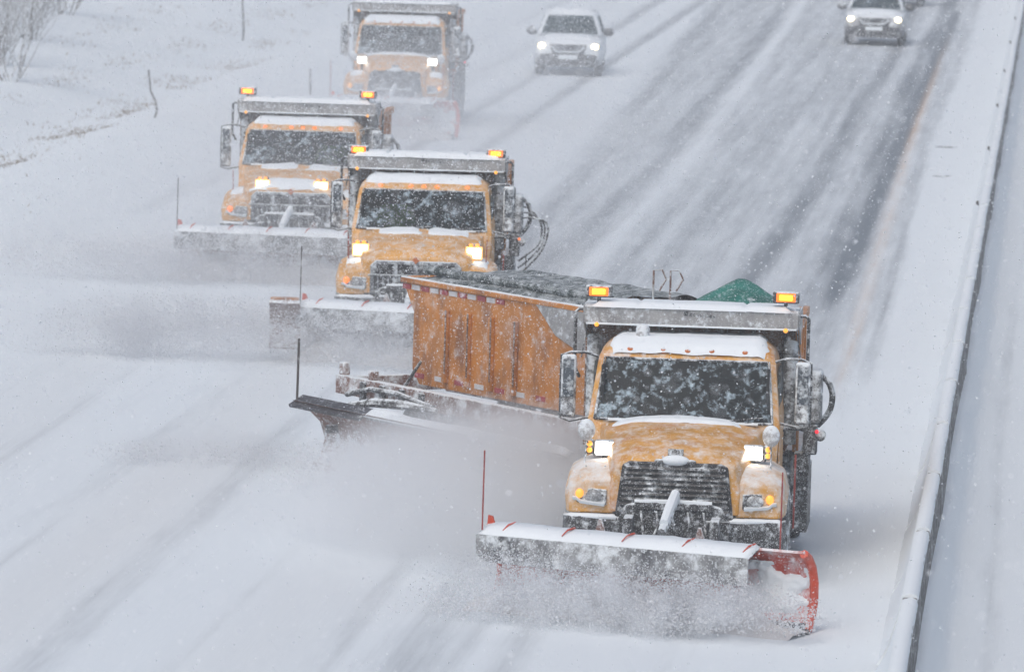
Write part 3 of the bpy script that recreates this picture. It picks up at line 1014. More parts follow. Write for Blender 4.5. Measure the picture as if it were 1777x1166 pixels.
    MB().prism([(-w0 - .01, 1.10), (w0 + .01, 1.10), (w1 + .01, 1.44), (w1 + .01, zt - .10), (-w1 - .01, zt - .10), (-w1 - .01, 1.44)], 'y', y1, y1 + .07).build('tailgate', 'body_paint', bo, bevel=.01)
    for sx in (-1, 1):
        for k in range(4):
            y = y0 + .50 + .80 * k
            MB().box((sx * (w1 + .028), y, 1.98), (.055, .09, 1.02)).build('side_rib', 'body_paint', bo, bevel=.01)
        MB().box((sx * (w1 + .03), (y0 + y1) / 2, zt - .04), (.07, y1 - y0, .10)).build('top_rail', 'body_paint', bo, bevel=.012)
        MB().box((sx * 1.185, y0 + .02, 1.9), (.07, .12, 1.4)).build('corner_post', 'body_brown' if sx < 0 else 'body_paint', bo, bevel=.012)
    # cab shield over the cab: board, sloped underside, snow on top
    MB().prism([(2.60, 2.63), (2.60, 2.82), (2.66, 2.84), (y0 - .02, 2.84), (y0 - .02, 2.78), (2.68, 2.74), (2.66, 2.63)], 'x', -1.20, 1.20).build('cab_shield', 'galvanised', bo, bevel=.008)
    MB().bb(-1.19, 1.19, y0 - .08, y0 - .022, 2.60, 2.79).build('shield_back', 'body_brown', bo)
    for sx in (-1, 1):
        MB().prism([(2.64, 2.66), (2.64, 2.83), (y0 + .25, 2.83), (y0 + .25, 2.40), (y0, 2.40)], 'x', sx * 1.203, sx * 1.216).build('shield_side', 'galvanised', bo)
        MB().sphere((sx * 1.06, 2.59, 2.62), .026, 1, .7, 1, 8, 6).build('shield_marker', 'amber_lamp', bo)
    def shs(u, v):
        x = -1.12 + 2.24 * u
        y = 2.575 + (y0 - 2.60) * v
        uu = u * 4 if u < .25 else (1 - (1 - u) * 4 if u > .75 else .5)
        return (x, y, 2.836 + drift(uu, v, x, y, loc[0], .06 if not A else .045, 9, .35))
    MB().grid(shs, 60, 12).build('snow_layer', 'snow', bo, angle=80)
    MB().tube([(-1.18 + 2.36 * k / 12, 2.60, 2.63) for k in range(13)], [.012 + .006 * nz(k, 1, loc[0], .7) for k in range(13)], 6).build('snow_layer', 'snow', bo)
    if A or True:
        # maker's mark on the board: a round badge and a run of small letter strokes
        MB().lathe([(.028, 0), (.028, .006)], (-.06, 2.588, 2.775), 'y', 12).build('board_badge', 'black_metal', bo)
        for k in range(8):
            MB().box((-.005 + .037 * k, 2.591, 2.765 - .002 * k), (.018 if k % 2 else .026, .006, .042 if k in (0, 4) else .03), ry=.25 * (-1) ** k).build('board_letter', 'black_metal', bo)
    # load
    if load:
        def ld(u, v):
            x = -1.03 + 2.06 * u
            y = y0 + .08 + (y1 - y0 - .16) * v
            c = max(0, 1 - math.hypot((x - .42) / .85, (y - 5.2) / 1.6))
            c = c ** .85 - .12 * c ** 4
            return (x, y, 2.40 + .66 * c + .03 * nz(x, y, 2, 3))
        MB().grid(ld, 26, 30).build('salt_load', load, bo, angle=60)
        for x in (-.66, -.46):
            MB().tube([(x, 6.6, 2.40), (x, 6.6, 2.94), (x + .10, 6.6, 2.95), (x + .15, 6.6, 2.84), (x + .07, 6.6, 2.70)], .013, 6).build('tarp_hook', 'plow_rust', bo)
    else:
        MB().grid(lambda u, v: (-1.03 + 2.06 * u, y0 + .08 + (y1 - y0 - .16) * v, 2.35 + .2 * math.exp(-((u - .5) / .3) ** 2) + .03 * nz(u * 8, v * 8, loc[0], 1)), 20, 20).build('load_snow', 'snow', bo, angle=60)
    # ---- warning lights
    if bars:
        for sx in (-1, 1):
            z = 2.985 + bars_z
            b = MB().box((sx * 1.05, 2.72, z), (.30, .14, .135)).build('warning_light', 'lamp_housing', T, bevel=.02)
            MB().box((sx * 1.05, 2.648, z), (.215, .02, .10)).build('lens', 'amber_edge', b, bevel=.02)
            MB().box((sx * 1.05, 2.634, z), (.15, .014, .062)).build('lens', 'amber_core', b, bevel=.02)
            MB().tube([(sx * 1.05, 2.73, 2.65), (sx * 1.05, 2.73, z - .06)], .022, 8).build('post', 'black_metal', b)
    # ---- bracket pipes, side hydraulics
    for sx in (-1, 1):
        db = 0 if A else -.12
        MB().tube([(sx * 1.17, 2.80, 2.77 + db), (sx * 1.27, 2.80, 2.775 + db), (sx * 1.31, 2.80, 2.74 + db), (sx * 1.31, 2.80, 2.12), (sx * 1.26, 2.90, 2.0)], .020, 8).build('bracket_pipe', 'black_metal', T)
        MB().tube([(sx * 1.16, 2.82, 2.76), (sx * 1.20, 2.84, 2.45), (sx * 1.24, 2.86, 2.22)], .008, 5).build('cable', 'rubber', T)
    tk = MB().box((1.36, 3.05, 1.86), (.24, .40, .60)).build('hydraulic_tank', 'grey_metal', T, bevel=.05, seg=3)
    MB().box((1.36, 2.98, 1.38), (.16, .26, .34)).bb(1.18, 1.36, 2.9, 3.2, 1.0, 1.22).build('valve_block', 'black_metal', T, bevel=.02)
    MB().lathe([(.02, 2.70), (.06, 2.71), (.06, 2.86), (.03, 2.88)], (1.48, 0, 1.44), 'y', 12).build('side_lamp', 'lamp_housing', T)
    MB().sphere((1.44, 2.69, 1.49), .022, 1, .6, 1, 8, 6).build('side_marker', 'red_lamp' if A else 'amber_small', T)
    MB().tube([(1.05, 2.95, 1.50), (1.25, 2.92, 1.50), (1.42, 2.9, 1.46)], .03, 8).build('side_arm', 'black_metal', T)
    MB().tube(spline([(1.42, 3.0, 2.10), (1.53, 3.0, 2.04), (1.59, 3.02, 1.90), (1.58, 3.04, 1.74), (1.52, 3.06, 1.62), (1.43, 3.06, 1.52)]), .034, 8).build('hose', 'rubber', T)
    if extra_hoses:
        for k in range(3):
            q = .10 * k
            MB().tube(spline([(1.42, 3.0, 1.98 - q), (1.60, 3.0, 1.92 - q * .6), (1.76 + q * .5, 3.02, 1.70), (1.74 + q * .3, 3.05, 1.42 - q * .4), (1.58, 3.06, 1.25 - q), (1.42, 3.06, 1.12 - q)]), .016, 6).build('hose', 'rubber', T)
    MB().tube([(1.30, 4.2, .55), (1.30, 4.3, 1.15)], .03, 8).bb(1.14, 1.34, 3.3, 4.4, .28, 1.0).build('side_box', 'black_metal', T, bevel=.02)
    MB().tube([(1.24, 1.75, .50), (1.245, 1.76, 1.32)], .012, 6).build('guide_rod', 'rod_red', T)
    # ---- front plow
    pk = dict(loc=(-.09, -2.88, 0), ang=R(-24), L=3.87)
    pk.update(plow_kw or {})
    plow(T, **pk)
    return T


TRUCK1 = plow_truck((-4.0, 74.49, 0), 'nearest yellow plow truck with a mound of green salt in its bed', 'A', rz=R(.1), load='green_salt', plow_kw=dict(L=3.72))
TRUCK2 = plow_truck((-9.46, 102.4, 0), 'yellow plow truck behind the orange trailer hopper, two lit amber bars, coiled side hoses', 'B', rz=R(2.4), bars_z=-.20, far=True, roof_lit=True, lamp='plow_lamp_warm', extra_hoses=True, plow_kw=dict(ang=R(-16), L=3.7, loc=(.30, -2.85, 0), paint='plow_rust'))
MB().loft([[(x, -2.70 + y + (x + 2.0) * -.1, z) for y, z in ((.0, .20), (.10, .40), (.08, .62), (-.04, .80), (-.16, .86), (-.14, .90), (.02, .84), (.13, .64), (.14, .38), (.04, .18))] for x in (-1.97, -1.80, -1.52)]).build('plow_extension', 'plow_rust', TRUCK2, angle=50)
MB().bb(-1.95, -1.54, -2.84, -2.70, .90, .94).build('extension_rail', 'body_paint', TRUCK2, bevel=.01)
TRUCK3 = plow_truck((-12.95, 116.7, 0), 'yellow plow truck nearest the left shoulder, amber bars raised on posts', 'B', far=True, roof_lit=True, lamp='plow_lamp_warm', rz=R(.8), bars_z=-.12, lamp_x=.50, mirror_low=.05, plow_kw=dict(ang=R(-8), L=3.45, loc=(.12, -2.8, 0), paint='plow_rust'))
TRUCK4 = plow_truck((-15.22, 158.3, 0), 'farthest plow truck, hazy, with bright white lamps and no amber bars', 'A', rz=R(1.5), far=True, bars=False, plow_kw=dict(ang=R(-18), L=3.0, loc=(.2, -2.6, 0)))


# ------------------------------------------------------------------ trailer plow swung out behind the nearest truck
def trailer_plow():
    T = empty('trailer_plow', (-7.2, 85.2, 0), R(-55.2))
    tag(T, 'swung-out trailer plow with an orange ribbed hopper, hitched behind the nearest truck', 'trailer')
    # local x runs to the right and nearer, y away from the viewer; hopper side at y = 0
    # frame
    MB().bb(-2.60, 3.4, -.42, -.30, .78, 1.02).bb(-2.45, 3.4, 1.1, 1.22, .78, 1.0).bb(-2.6, -2.48, -.30, 1.1, .80, 1.0).bb(3.2, 3.32, -.30, 1.1, .80, 1.0).build('frame', 'plow_rust', T, bevel=.012)
    for x, h in ((-2.50, .16), (-1.75, .12)):
        MB().bb(x - .05, x + .07, -.40, -.30, 1.02, 1.02 + h).build('frame_lug', 'plow_rust', T, bevel=.015)
    for k in range(4):
        MB().bb(-1.9 + .5 * k, -1.78 + .5 * k, -.46, -.42, .74, .99).build('frame_bracket', 'black_metal', T, bevel=.008)
    MB().tube([(-2.2, -.47, .80), (-1.6, -.47, .92), (-.9, -.47, .93), (0, -.47, .84)], .035, 8).build('hydraulic_pipe', 'rubber', T)
    MB().tube([(3.3, .3, .85), (3.7, .75, .80), (3.96, 1.14, .80)], .09, 8).build('tongue', 'black_metal', T)
    MB().tube([(-.95, -.35, 1.0), (-.80, -.2, 1.34)], .02, 6).build('brace', 'black_metal', T)
    # hopper: tub with a flared rear lip and a chamfered foot
    side = [(-1.12, 1.02), (-1.30, 1.20), (-1.30, 1.92), (-1.62, 2.32), (3.2, 2.32), (3.2, 1.02)]
    y0, y1 = -.04, 1.70
    hop = MB()
    hop.prism(side, 'y', y0, y0 + .06)
    hop.prism(side, 'y', y1 - .06, y1)
    for (a, b) in zip(side[:3], side[1:4]):
        d = Vector((b[0] - a[0], b[1] - a[1])).normalized()
        nrm = Vector((d.y, -d.x)) * .05
        if nrm.x < 0:
            nrm = -nrm
        hop.loft([[(a[0], y, a[1]), (b[0], y, b[1]), (b[0] + nrm.x, y, b[1] + nrm.y), (a[0] + nrm.x, y, a[1] + nrm.y)] for y in (y0 + .061, y1 - .061)])
    hop.bb(3.14, 3.19, y0 + .061, y1 - .061, 1.03, 2.31)
    hop.bb(-1.1, 3.13, y0 + .061, y1 - .061, 1.03, 1.09)
    H = hop.build('hopper', 'body_paint', T, bevel=.008)
    # side ribs
    for x in (-.42, .13, .70, 1.28):
        MB().box((x, y0 - .03, 1.56), (.085, .06, .92)).build('side_rib', 'body_paint', H, bevel=.014)
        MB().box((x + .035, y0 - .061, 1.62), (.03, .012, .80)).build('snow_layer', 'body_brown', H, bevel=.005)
    # rail and reflective tape
    MB().box((.80, y0 - .012, 2.30), (4.80, .05, .06)).build('top_rail', 'body_paint', H, bevel=.01)
    MB().tube([(-1.6 + 4.8 * k / 20, y0 - .01, 2.335) for k in range(21)], [.016 + .008 * nz(k, 2, 3, .9) for k in range(21)], 6).build('snow_layer', 'snow', H)
    for k in range(11):
        x = -1.48 + .235 * k
        MB().box((x, y0 - .006, 2.225), (.20 if k % 2 else .19, .010, .062)).build('reflective_tape', 'tape_white' if k % 2 else 'tape_red', H)
    for k in range(7):
        x = -1.1 + .5 * k
        MB().box((x, y0 - .006, 1.13), (.22, .010, .062)).build('reflective_tape', 'tape_white' if k % 2 else 'tape_red', H)
    # grey gusset plate at the forward end
    MB().prism([(1.75, 2.28), (3.22, 2.28), (3.22, 1.80), (2.75, 1.80), (2.25, 1.93)], 'y', y0 - .03, y0 - .004).build('gusset_plate', 'galvanised', H, bevel=.006)
    # tarp: two rolls over a sagging sheet
    def tarp(u, v):
        x = -1.5 + 4.6 * u
        y = y0 + .02 + (y1 - y0 - .04) * v
        z = 2.32 + .13 * math.sin(v * math.pi) ** .7 * min(1, u * 4) ** .5 + .03 * nz(x * 1.3, y * 2, 5, 2) + .05 * math.exp(-((v - .3) / .08) ** 2) + .06 * math.exp(-((v - .75) / .1) ** 2)
        return (x, y, z)
    MB().grid(tarp, 40, 20).build('tarp', 'tarp', H, angle=60)
    MB().tube([(-1.45 + 4.5 * k / 16, .22, 2.43 + .015 * nz(k, 1, 2, .8)) for k in range(17)], .055, 8).build('tarp_roll', 'tarp', H)
    # moldboard
    prof = [(.02, .04), (.12, .20), (.17, .40), (.13, .60), (.0, .76), (-.16, .86)]
    xa, xb = -.95, 5.35
    rings = []
    for k in range(25):
        x = xa + (xb - xa) * k / 24
        pts = [(x - (.26 * max(0, (z - .45) / .41) ** 1.5 if k == 0 else 0), -1.63 + y, z) for y, z in prof]
        rings.append(pts + [(p[0], p[1] + .03, p[2] - .005) for p in pts[::-1]])
    mo = MB().loft(rings).build('moldboard', 'plow_rust', T, angle=50)
    MB().prism([(-1.65, -.01), (-1.60, -.01), (-1.57, .12), (-1.61, .12)], 'x', xa, xb).build('cutting_edge', 'plow_rust', mo)
    # dark rubber lip on the outer half, snow on the inner half
    MB().prism([(-1.83, .80), (-1.62, .92), (-1.60, .89), (-1.81, .76)], 'x', xa - .30, .55).build('rubber_lip', 'wing_edge', mo, bevel=.01)
    MB().prism([(-1.74, .82), (-1.62, .89), (-1.60, .86), (-1.72, .78)], 'x', .56, xb).build('deflector_plate', 'flap_grey', mo, bevel=.01)
    rg = []
    for k in range(41):
        x = .5 + (xb - .55) * k / 40
        a = (.035 + .02 * nz(x, 1, 7, 1.8)) * (.1 if k in (0, 40) else 1)
        rg.append([(x, -1.76, .82), (x, -1.74, .82 + a), (x, -1.64, .885 + a), (x, -1.60, .88), (x, -1.68, .84)])
    MB().loft(rg).build('snow_layer', 'snow', mo, angle=80)
    MB().tube([(-.1, -1.60, .90), (.3, -1.45, .96), (.8, -1.3, .97), (1.2, -1.1, .94)], [.03, .06, .06, .03], 7).build('snowy_hose', 'rubber', mo)
    for k in range(5):
        x = -.6 + 1.3 * k
        MB().box((x, -1.0, .55), (.10, 1.25, .10)).build('push_arm', 'black_metal', T, bevel=.01)
    MB().tube([(xa - .27, -1.72, .80), (xa - .255, -1.72, 1.62)], .016, 6).build('marker_rod', 'post_dark', mo)
    # axle wheels
    for x in (-.9, .2):
        for y in (-.05, 1.25):
            o = wheel(T, x, y, .45, .26)
            o.rotation_euler = (0, 0, R(90))
    return T


trailer_plow()


# ------------------------------------------------------------------ cars
def car(loc, label, paint, rz=0.0, name='sport_utility_vehicle', tall=1.0, lower='car_slush', cat='car'):
    T = empty(name, loc, rz)
    tag(T, label, cat, 'cars following the plows')
    k = tall

    def ring(y, hw, zb, zt, crown=.03):
        return [(x, y, z) for x, z in mirror_pts([(0, zb), (hw * .90, zb), (hw, zb + .14), (hw * 1.0, zt - .26), (hw * .965, zt - .09), (hw * .80, zt - .015), (0, zt + crown)])]
    body = MB().loft([ring(.02, .70, .42, .80 * k), ring(.08, .82, .34, .86 * k), ring(.28, .90, .28, .94 * k), (ring(.8, .93, .28, 1.01 * k)), ring(1.25, .935, .28, 1.06 * k), ring(2.6, .94, .28, 1.08 * k), ring(4.1, .93, .30, 1.08 * k), ring(4.45, .88, .36, 1.04 * k), ring(4.55, .80, .45, .95 * k)]).build('body', paint, T, bevel=.02, angle=45)
    G = [(1.05, .87, 1.12, 4.42), (1.30, .80, 1.52, 4.34), (1.56, .70, 1.98, 4.18), (1.64, .62, 2.25, 4.0), (1.665, .45, 2.5, 3.8)]
    rings = []
    for z, hw, ya, yb in G:
        c = .10
        rings.append([(-hw + c, ya, z * k), (hw - c, ya, z * k), (hw, ya + c * 1.6, z * k), (hw, yb - c, z * k), (hw - c, yb, z * k), (-hw + c, yb, z * k), (-hw, yb - c, z * k), (-hw, ya + c * 1.6, z * k)])
    cabin = MB().loft(rings).build('cabin', paint, T, angle=45)

    def ws(u, v):
        hw = .77 + (.60 - .77) * v
        x = -hw + 2 * hw * u
        return (x, 1.14 + (1.93 - 1.14) * v - .05 * (1 - (x / hw) ** 2) - .015, (1.085 + (1.53 - 1.085) * v) * k + .012)
    MB().grid(ws, 10, 5).build('windshield', 'car_glass', T)
    for sx in (-1, 1):
        MB().add([(sx * .868, 1.75, 1.12 * k), (sx * .868, 4.0, 1.12 * k), (sx * .735, 3.9, 1.50 * k), (sx * .735, 2.2, 1.50 * k)], [(0, 1, 2, 3)]).build('side_window', 'car_glass', cabin, solid=.01)
        m = MB().sphere((sx * 1.04, 1.50, 1.13 * k), .125, 1.15, .6, .95, 12, 8).build('side_mirror', 'car_dark', T)
        MB().tube([(sx * .90, 1.52, 1.06 * k), (sx * .98, 1.5, 1.09 * k)], .025, 6).build('mirror_arm', 'car_dark', m)
        hl = MB().loft([[(sx * .48, y - .02, .76 * k), (sx * .72, y + .02, .73 * k), (sx * .86, y + .12, .78 * k), (sx * .84, y + .14, .87 * k), (sx * .60, y + .03, .84 * k)] for y in (.05, .16)]).build('headlight', 'headlamp_glass', T, bevel=.012)
        MB().sphere((sx * .72, .055, .80 * k), .085, 1.15, .6, .85, 14, 8).build('lens', 'car_lamp', hl)
        MB().sphere((sx * .66, .03, .52), .06, 1.3, .5, .8, 10, 6).build('fog_lamp', 'headlamp_glass', T)
        for y in (.92, 3.60):
            w = wheel(T, sx * .80, y, .34, .22)
    # grille, bumper, plate
    g = MB().prism([(-.42, .60), (.42, .60), (.50, .84 * k), (-.50, .84 * k)], 'y', -.015, .06).build('grille', 'grille_black', T, bevel=.02)
    for q in range(4):
        MB().box((0, -.02, .65 + .045 * q), (.84 + .03 * q, .014, .018)).build('grille_bar', 'grille_grey', g)
    MB().tube([(-.46, -.02, .80 * k), (-.30, -.035, .66), (.30, -.035, .66), (.46, -.02, .80 * k)], .022, 7).build('grille_trim', 'snow', g)
    MB().loft([[(-.84, .12, z0), (-.70, -.01, z0), (.70, -.01, z0), (.84, .12, z0), (.80, .3, z0), (-.80, .3, z0)] for z0 in (.24, .60)]).build('bumper', lower, T, bevel=.03)
    MB().bb(-.26, .26, -.035, -.012, .46, .58).build('number_plate', 'snow', T, bevel=.012)
    MB().bb(-.55, .55, -.022, .02, .33, .43).build('air_intake', 'grille_black', T, bevel=.015)
    # hood and roof snow
    MB().grid(lambda u, v: (-.74 + 1.48 * u, .30 + .82 * v, (np.interp(.30 + .82 * v, [.28, .8, 1.25], [.94, 1.01, 1.06]) * k + .015 - .05 * abs(2 * u - 1) ** 3 + drift(u, v, u * 2, v, loc[0], .05, 8, .6))), 36, 20).build('snow_layer', 'snow', body, angle=80)
    MB().grid(lambda u, v: (-.58 + 1.16 * u, 2.02 + 2.0 * v, (np.interp(2.02 + 2 * v, [1.98, 2.25, 2.5, 3.8, 4.02], [1.56, 1.64, 1.665, 1.665, 1.64]) * k - .03 * abs(2 * u - 1) ** 3 + .045 * min(1, min(u, 1 - u, v, 1 - v) * 8) - .005)), 20, 14).build('snow_layer', 'snow', cabin, angle=80)
    return T


car((-13.2, 185.9, 0), 'snow-covered white sport utility vehicle with glowing headlights behind the plows', 'car_white', rz=R(2.5), tall=1.02)
car((-5.65, 210.7, 0), 'grey sport utility vehicle with headlights on, alone in the right lane', 'car_grey')
car((-5.75, 243.0, 0), 'dark car at the top edge, just behind the grey one', 'car_dark', name='car')


# ------------------------------------------------------------------ people in two cabs
def person(loc, label):
    bm = bmesh.new()
    lay = bm.verts.layers.skin.verify()

    def V(p, r):
        v = bm.verts.new(p)
        v[lay].radius = (r, r * .85) if isinstance(r, float) else r
        return v
    pel = V((0, 0, .12), .17)
    wa = V((0, -.02, .30), .15)
    ch = V((0, -.01, .48), (.20, .13))
    nk = V((0, -.01, .64), .065)
    hd = V((0, -.03, .74), .095)
    tp = V((0, -.02, .86), .085)
    ns = V((0, -.125, .755), .022)
    for a, b in ((pel, wa), (wa, ch), (ch, nk), (nk, hd), (hd, tp), (hd, ns)):
        bm.edges.new((a, b))
    for s in (-1, 1):
        sh = V((s * .20, -.01, .55), .085)
        el = V((s * .27, -.16, .33), .06)
        wr = V((s * .17, -.40, .38), .042)
        ha = V((s * .15, -.47, .40), .05)
        fi = V((s * .12, -.50, .36), .028)
        for a, b in ((ch, sh), (sh, el), (el, wr), (wr, ha), (ha, fi)):
            bm.edges.new((a, b))
        hp = V((s * .11, -.05, .08), .11)
        kn = V((s * .14, -.46, .10), .085)
        an = V((s * .14, -.52, -.25), .055)
        ft = V((s * .14, -.66, -.29), .05)
        for a, b in ((pel, hp), (hp, kn), (kn, an), (an, ft)):
            bm.edges.new((a, b))
    pel[bm.verts.layers.skin[0]].use_root = True
    me = bpy.data.meshes.new('person')
    bm.to_mesh(me)
    bm.free()
    m = bpy.data.materials.new('person_cloth')
    m.use_nodes = True
    t = m.node_tree
    sx = _n(t, 'ShaderNodeSeparateXYZ')
    t.links.new(_n(t, 'ShaderNodeTexCoord').outputs['Object'], sx.inputs[0])
    c = _mix(t, _range(t, sx.outputs[2], .62, .63), _mix(t, _range(t, sx.outputs[2], .18, .19), (.03, .035, .05, 1), (.33, .66, .09, 1)), (.45, .27, .20, 1))
    c = _mix(t, _range(t, sx.outputs[2], .83, .84), c, (.03, .025, .02, 1))
    t.links.new(c, t.nodes['Principled BSDF'].inputs['Base Color'])
    me.materials.append(m)
    o = bpy.data.objects.new('person', me)
    col.objects.link(o)
    o.modifiers.new('skin', 'SKIN')
    s = o.modifiers.new('sub', 'SUBSURF')
    s.levels = s.render_levels = 1
    o.location = loc
    return tag(o, label, 'person', 'people in the cabs')


person((-9.46 - .55, 102.4 + 2.50, 1.36), 'person in a yellow-green vest behind the windshield of the truck with coiled side hoses')
person((-12.95 + .45, 116.7 + 2.50, 1.36), 'person in a yellow-green vest driving the truck nearest the left shoulder')

# ------------------------------------------------------------------ roadside posts
def post(loc, hgt, bend, label):
    pts = [(0, 0, -.2), (.0 + bend * .1, 0, .15 * hgt), (bend * .06, 0, .35 * hgt), (-bend * .06, 0, .55 * hgt), (-bend * .12, 0, hgt)]
    o = MB().tube(pts, [.030, .030, .028, .024, .022], 6).build('marker_post', 'post_dark')
    o.location = loc
    tag(o, label, 'post', 'marker posts along the shoulder')


post((-21.2, 161.3, height(-21.2, 161)), 1.12, 1.0, 'dark bent marker post standing alone in the roadside snow at left')
post((-24.3, 205.0, height(-24.3, 205)), 1.75, .3, 'tall dark marker post cut by the top edge, near the ditch')
post((-18.5, 170.6, 0), .75, .1, 'thin faint marker post between the left shoulder and the farthest plow truck')

# ------------------------------------------------------------------ bare shrubs at the top left
def shrub(loc, hgt, seed, label, spread=.55):
    rn = random.Random(seed)
    T = empty('bare_shrub', loc)
    tag(T, label, 'shrub', 'bare shrubs on the bank')
    tr, cr = MB(), MB()

    def grow(p, d, L, r, depth):
        q = p
        pts = [p]
        for k in range(3):
            d = (d + Vector((rn.uniform(-.25, .25), rn.uniform(-.25, .25), rn.uniform(-.08, .22)))).normalized()
            q = q + d * L / 3
            pts.append(q)
        (tr if depth == 0 else cr).tube(pts, [r, r * .85, r * .7, r * .5], 5 if depth == 0 else 3, cap=False)
        if depth < 4:
            for k in range(rn.choice((2, 3, 3, 4)) if depth < 3 else 3):
                b = pts[rn.choice((1, 2, 3, 3))]
                dd = (d + Vector((rn.uniform(-1, 1), rn.uniform(-1, 1), rn.uniform(-.35, .6))) * .8).normalized()
                grow(b, dd, L * rn.uniform(.6, .88), r * .62, depth + 1)
    for k in range(8):
        a = rn.uniform(0, 2 * math.pi)
        grow(Vector((rn.uniform(-.2, .2), rn.uniform(-.2, .2), -.1)), Vector((spread * math.cos(a), spread * math.sin(a), 1)).normalized(), hgt * .50, .026, 0)
    tr.build('trunk', 'twig', T, recalc=False)
    cr.build('crown', 'twig', T, recalc=False)


for i, (x, y, h, lab) in enumerate(((-26.4, 171, 2.6, 'low bare shrub lowest on the bank, drooping over the ditch'), (-29.0, 179, 3.6, 'grey bare shrub at the left edge behind the lowest shrub'), (-30.2, 186, 4.4, 'tall dense bare shrub at the left edge of the bank'), (-32.2, 199, 4.6, 'large bare shrub filling the top left corner'), (-29.6, 203, 3.0, 'thin bare shrub right of the top left corner'), (-27.6, 177, 1.8, 'small snowy shrub on the bank above the ditch'), (-31.0, 193, 4.0, 'twiggy bare shrub amid the top left thicket'), (-28.6, 189, 2.6, 'spindly shrub on the right side of the top left thicket'))):
    x += .3
    shrub((x, y, height(x, y)), h, 30 + i, lab)


def grass():
    """dry grass and weed stalks poking through the snow in rows along the ditch"""
    vs, fs = [], []
    rn = random.Random(5)
    rows = [(-22.9, .22, 145, 175, 3500), (-22.9, .2, 178, 200, 1200), (-22.0, .15, 140, 160, 900), (-25.2, .3, 165, 235, 2200), (-27.5, .5, 170, 235, 1500), (-20.0, 1.2, 105, 150, 250), (-23.6, .25, 160, 215, 1800)]
    for x0, w, ya, yb, n in rows:
        for k in range(n):
            y = rn.uniform(ya, yb)
            dens = .5 + .5 * math.sin(y * .55 + x0) + .5 * nz(x0, y, 0, .25)
            if rn.random() > dens * .7:
                continue
            x = rn.gauss(x0 + .15 * math.sin(y * .2), w)
            h = rn.uniform(.02, .09)
            z = height(x, y)
            a = rn.uniform(0, 6.28)
            lx, ly = rn.uniform(-.12, .12), rn.uniform(-.12, .12)
            b = rn.uniform(.01, .03)
            o = len(vs)
            c, s = math.cos(a) * b, math.sin(a) * b
            vs += [(x - c, y - s, z - .05), (x + c, y + s, z - .05), (x + lx, y + ly, z + h)]
            fs.append((o, o + 1, o + 2))
    o = MB().add(vs, fs).build('dry_grass', 'dry_grass', recalc=False)
    tag(o, 'dry grass and weed stalks showing through the snow along the ditch', 'grass', kind='stuff')


grass()

# ------------------------------------------------------------------ snow in the air: flakes and plow spray
def flake_material(name, c):
    m = bpy.data.materials.new(name)
    m.use_nodes = True
    t = m.node_tree
    t.nodes.clear()
    out = _n(t, 'ShaderNodeOutputMaterial')
    d = _n(t, 'ShaderNodeBsdfDiffuse')
    d.inputs['Color'].default_value = (*c, 1)
    tr = _n(t, 'ShaderNodeBsdfTranslucent')
    tr.inputs['Color'].default_value = (*c, 1)
    mx = _n(t, 'ShaderNodeMixShader')
    mx.inputs[0].default_value = .5
    t.links.new(d.outputs[0], mx.inputs[1])
    t.links.new(tr.outputs[0], mx.inputs[2])
    t.links.new(mx.outputs[0], out.inputs[0])
    MATS[name] = m


flake_material('flake', (.88, .90, .93))
flake_material('slush_flake', (.76, .77, .79))


def flakes(name, P, size, mname, label):
    """P: (n,3) positions -> one mesh of small irregular quads"""
    n = len(P)
    a = rng.normal(size=(n, 3))
    a /= np.linalg.norm(a, axis=1)[:, None]
    b = rng.normal(size=(n, 3))
    b -= a * (a * b).sum(1)[:, None]
    b /= np.linalg.norm(b, axis=1)[:, None]
    s = (size if np.ndim(size) else np.full(n, size))[:, None] * .5
    k = rng.uniform(.6, 1.25, size=(n, 4))
    V = np.stack([P + a * s * k[:, :1], P + b * s * k[:, 1:2], P - a * s * k[:, 2:3], P - b * s * k[:, 3:]], 1).reshape(-1, 3)
    me = bpy.data.meshes.new(name)
    me.vertices.add(4 * n)
    me.vertices.foreach_set('co', V.astype(np.float32).reshape(-1))
    me.loops.add(4 * n)
    me.loops.foreach_set('vertex_index', np.arange(4 * n, dtype=np.int32))
    me.polygons.add(n)
    me.polygons.foreach_set('loop_start', np.arange(0, 4 * n, 4, dtype=np.int32))
    me.update(calc_edges=True)
    me.materials.append(MATS[mname])
    o = bpy.data.objects.new(name, me)
    col.objects.link(o)
    return tag(o, label, 'snow', kind='stuff')


def falling():
    # the air between the bridge and the trucks, with a margin on every side
    N = 760000
    Y = (rng.uniform(38 ** 3, 235 ** 3, N)) ** (1 / 3)
    xl = -.155 * Y - 3
    xr = .0 * Y + 1.5
    X = xl + (xr - xl) * rng.uniform(0, 1, N)
    zc = CAM_H - .087 * Y
    Zz = zc + (rng.uniform(-1, 1, N) * .068 * Y)
    ok = (Zz > .05) & (Zz < 9.5)
    P = np.stack([X, Y, Zz], 1)[ok]
    n2 = 2600
    Y2 = rng.uniform(16, 38, n2)
    P2 = np.stack([-.155 * Y2 - 1 + (.155 * Y2 + 1.6) * rng.uniform(0, 1, n2), Y2, CAM_H - .087 * Y2 + rng.uniform(-1, 1, n2) * .06 * Y2], 1)
    P = np.concatenate([P, P2])
    s = .009 + .017 * rng.uniform(0, 1, len(P)) ** 2
    flakes('falling_snow', P, s, 'flake', 'falling snowflakes filling the air over the highway')
    return len(P)


NF = falling()
nb = 330000
PB = np.stack([rng.uniform(-20, -5.5, nb), rng.uniform(90, 170, nb), rng.uniform(.05, 1, nb) ** 1.3 * 4.6], 1)
PB = PB[np.abs(PB[:, 0] + .108 * PB[:, 1] - 1.0 + 0) < 6.5]
flakes('blowing_snow', PB, .008 + .012 * rng.uniform(0, 1, len(PB)), 'flake', 'fine snow blowing around the three rear trucks')


